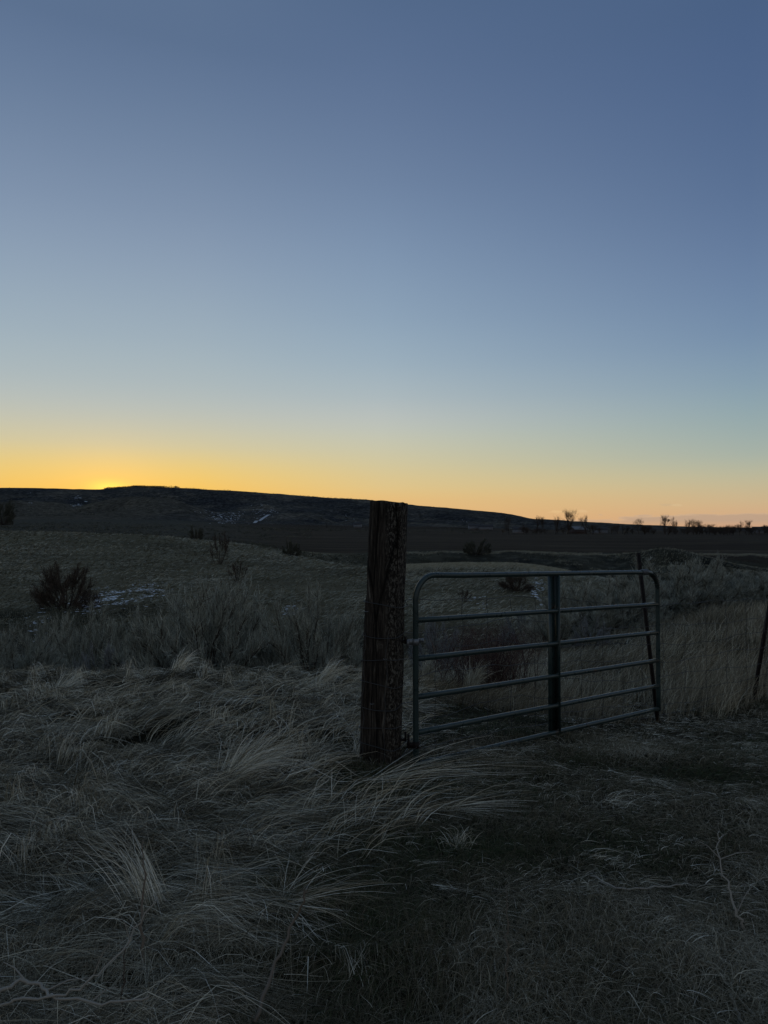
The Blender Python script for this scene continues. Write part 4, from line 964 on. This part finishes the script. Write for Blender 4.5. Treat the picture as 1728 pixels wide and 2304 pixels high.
house(1066, 840, 12, 8, 4, M['housewall'], 'small pale farmhouse at the foot of the ridge right of the timber post')
house(1093, 830, 16, 8, 3.5, M['housewall'], 'long pale farmhouse at the foot of the ridge above the gate corner')
house(1168, 650, 11, 7, 3.5, M['housewall'], 'pale farmhouse beside the dark tree left of the treeline')
house(1300, 640, 14, 8, 4, M['barn'], 'brown barn behind the trunks of the tallest leafless tree', 'barn')
house(1350, 660, 12, 8, 3.5, M['housewall'], 'pale farmhouse in the treeline right of the tallest leafless tree')
house(1712, 700, 15, 8, 4, M['housewall'], 'pale farmhouse at the far right end of the treeline')
house(805, 845, 9, 7, 4, M['housewall'], 'tiny pale farmhouse just left of the timber post at the ridge foot')
def pole(u, Y, h, label, arm=True):
    x = (u - 864) / F * Y; z = hz(x, Y)
    root = empty('utility_pole', (x, Y, z), label, 'utility pole'); b = MB(); b.tube([(0, 0, -1), (0, 0, h)], [.22, .15], 8); b.build('pole', M['rust'], root)
    if arm: b = MB(); b.box((0, 0, h - .8), (2.6, .15, .18)); b.build('crossarm', M['rust'], root)
pole(735, 800, 9, 'thin utility pole in front of the ridge left of the timber post')
pole(1401, 620, 8, 'left one of two thin dark poles rising from the treeline')
pole(1411, 620, 7.5, 'right one of two thin dark poles rising from the treeline')
pole(323, 1200, 22, 'left one of two faint poles on the hill under the ridge crest')
pole(335, 1200, 22, 'right one of two faint poles on the hill under the ridge crest')

# ------------------------------------------------------------------ foreground tufts, stalks and branches
def tuft(u, v, Y, n, length, ang, spread, upr, label, mat='straw', w=.0016, name='grass_tuft', tint0=.62, droop=.52):
    p = at(u, v, Y); z = hz(p[0], Y)
    root = empty(name, (p[0], Y, z), label, 'grass tuft')
    K = 7; t = np.linspace(0, 1, K)[None]; fl = (ang + rng.normal(0, spread, n))[:, None] + np.where(rng.random((n, 1)) < .3, rng.normal(0, .7, (n, 1)), rng.normal(0, .1, (n, 1))) * np.clip(t - rng.uniform(.2, .7, (n, 1)), 0, 1); L_ = rng.uniform(.55, 1.05, n) * length
    ur = np.clip(upr + rng.normal(0, .1, n), .02, 1.2)
    bx = rng.normal(0, .035, n); by = rng.normal(0, .035, n)
    hor_ = L_[:, None] * np.cos(ur * 1.4)[:, None] * t + L_[:, None] * .25 * t ** 2
    zz_ = L_[:, None] * np.sin(ur * 1.4)[:, None] * (t - (droop * rng.uniform(.5, 1.5, n))[:, None] * t ** 2.2)
    P = np.stack([bx[:, None] + np.cos(fl) * hor_, by[:, None] + np.sin(fl) * hor_, zz_], -1)
    gz = hgt(P[:, :, 0] + p[0], P[:, :, 1] + Y) - z; P[:, :, 2] = np.maximum(P[:, :, 2] + gz * t, gz + .006)
    V, Fq, tt = ribbons(P, rng.uniform(.6, 1.3, n) * w, None, np.clip(rng.normal(tint0, .24, n), 0, 1), .1)
    mesh_np('blades', V, Fq, M[mat], root, tint=tt)
tuft(838, 1750, 4.64, 85, .90, .16, .34, .16, 'sheaf of long straw swept right across the foot of the timber post', w=.0014, tint0=.72)
tuft(815, 1700, 5.05, 200, .36, .9, .5, .75, 'upright straw tuft hugging the left foot of the timber post', w=.0014)
tuft(505, 1792, 4.3, 520, .62, .75, .45, .62, 'domed pale grass tuft standing out of the mat left of the post', w=.0013)
tuft(350, 2070, 2.85, 120, .46, 2.5, .10, .72, 'pale straw sheaf jutting up to the left in the near foreground', w=.0011, tint0=.66, droop=.12)
tuft(350, 2070, 2.85, 90, .42, -.2, .35, .25, 'flat straw fan spreading right from the jutting sheaf', w=.0010)
tuft(640, 2020, 2.95, 150, .40, .3, 1.3, .28, 'star-shaped straw tuft below the turf in the lower middle', w=.0010)
tuft(1030, 1880, 3.6, 70, .17, 1.4, 1.0, .85, 'small grey upright tuft on the turf right of the post', w=.0013, tint0=.6)
tuft(1000, 1790, 4.2, 60, .55, -.02, .22, .12, 'flattened straw swath pointing right below the gate', w=.0013, tint0=.66)
tuft(120, 1545, 7.3, 220, .42, .5, .7, .7, 'seed-headed pale grass tuft on the bank crest at the far left', w=.0026, tint0=.8)
tuft(395, 1502, 8.0, 120, .55, .7, .35, .95, 'upright pale tuft on the bank crest below the tallest sagebrush', w=.0028, tint0=.78)
tuft(720, 1520, 7.7, 180, .5, .5, .6, .8, 'thin pale tuft on the bank crest left of the timber post', w=.0026, tint0=.7)
tuft(1060, 1500, 8.8, 260, .6, .9, .5, .95, 'tan upright tuft in front of the red thicket', 'tall', w=.003, tint0=.75)
tuft(960, 1470, 9.6, 220, .6, 1.2, .45, 1.0, 'tan tuft just right of the gate hinge', 'tall', w=.003, tint0=.75)

def stick(pts, r0, r1, label, name='dead_branch', cat='branch', mat='palewood', side=(), k=7):
    """pts: (u, v, height above ground, Y) -> tube in world space"""
    W = []
    for (u, v, hh) in pts:
        # ground intersection of the sight line raised by hh
        d = ray(u, v); Y = 3.
        for _ in range(30):
            zg = hz(d[0] / d[1] * Y, Y) + hh; Y = max(1.5, min(9, (zg - H) / (d[2] / d[1])))
        W.append(np.array([0, 0, H]) + d / d[1] * Y)
    W = np.array(W); o0 = W[0].copy()
    t = np.linspace(0, 1, len(W)); tf = np.linspace(0, 1, len(W) * 4)
    Q = np.stack([np.interp(tf, t, W[:, m]) for m in range(3)], 1)
    for _ in range(1): Q[1:-1] = (Q[:-2] + Q[1:-1] * 2 + Q[2:]) / 4
    Q[1:-1] += np.random.default_rng(len(pts) + abs(int(pts[0][0]))).normal(0, .0042, (len(Q) - 2, 3))
    root = empty(name, o0, label, cat); b = MB(); b.tube(Q - o0, np.linspace(r0, r1, len(Q)), k if k % 2 == 0 else k + 1, t=.6); b.build('stem', M[mat], root, smooth=True)
    for (f, dx, dy, dz, rr) in side:
        p = Q[int(f * (len(Q) - 1))] - o0; e = p + [dx, dy, dz]; m = (p + e) / 2 + [0.0, 0, .012]
        b = MB(); b.tube([p, m, e], [rr, rr * .8, rr * .4], 6, t=.5, cap=False); b.build('twig', M[mat], root)
    return root
stick([(-10, 2240, .13), (40, 2205, .14), (95, 2215, .14), (115, 2250, .13), (240, 2256, .13), (335, 2243, .15)], .0062, .003, 'pale crooked dead branch lying in the bottom left corner', side=((.5, .12, .03, .02, .003), (.3, -.10, .05, .03, .003), (.75, .06, .06, .01, .002)))
stick([(-20, 2268, .1), (60, 2245, .13), (150, 2238, .14), (215, 2200, .17), (295, 2110, .24), (355, 2018, .33)], .0048, .002, 'thin pale dead branch arching up from the bottom left corner', side=((.6, .05, .0, .10, .002), (.8, -.03, .0, .08, .0016)))
stick([(322, 2170, .0), (320, 2080, .12), (324, 1990, .24), (322, 1890, .38)], .006, .002, 'straight upright dry stalk through the jutting straw sheaf', 'dry_stalk', 'stalk', 'stalk')
stick([(572, 2300, .02), (620, 2170, .12), (665, 2070, .20), (692, 2000, .33)], .0065, .003, 'long brown stalk leaning right at the bottom middle', 'dry_stalk', 'stalk', 'stalk', side=((.97, .008, 0, .02, .004), (.9, -.006, 0, .015, .004)))
stick([(130, 2020, .0), (150, 1960, .1), (172, 1900, .2)], .003, .0012, 'thin dark dry stalk at the left foreground', 'dry_stalk', 'stalk', 'twig')
stick([(275, 2300, .0), (281, 2200, .12), (283, 2130, .2)], .0032, .0016, 'short black stalk at the bottom left', 'dry_stalk', 'stalk', 'twig')
stick([(1138, 2265, .0), (1143, 2160, .15), (1142, 2075, .26), (1138, 1990, .36)], .0028, .0012, 'straight pale stalk standing in the lower right middle', 'dry_stalk', 'stalk', 'stalk')
stick([(1682, 2100, .01), (1655, 2050, .08), (1638, 1990, .15), (1612, 1915, .24), (1618, 1870, .30)], .0055, .0016, 'pale forked twig rising from the turf at the right edge', side=((.72, .16, .02, .02, .0022), (.72, -.08, .05, .06, .002), (.9, .05, .03, .02, .0014), (.25, .10, .06, .09, .0022)))
stick([(1645, 2235, .0), (1662, 2290, .0), (1690, 2330, .0)], .006, .004, 'bent pale twig at the bottom right corner')
stick([(1330, 1972, .02), (1400, 2002, .03), (1470, 1996, .03), (1535, 1992, .02)], .005, .003, 'pale twisted straw rope lying on the turf at the right', 'straw_twist', 'straw')
stick([(688, 1722, .02), (702, 1742, .03), (740, 1755, .02), (760, 1752, .02)], .0035, .0015, 'curved pale twig on the ground left of the timber post')
stick([(695, 1798, .0), (692, 1785, .03), (698, 1775, .05)], .0025, .0012, 'tiny hooked pale twig standing in the green turf left of the post')
stick([(865, 1876, .03), (930, 1874, .03), (985, 1870, .03)], .0018, .0012, 'single long pale straw lying straight on the turf below the post', 'dry_straw', 'straw')
stick([(740, 1490, .05), (752, 1450, .3), (772, 1425, .42), (785, 1418, .45)], .002, .001, 'pale arched grass stem beside the left edge of the post', 'dry_stalk', 'stalk')
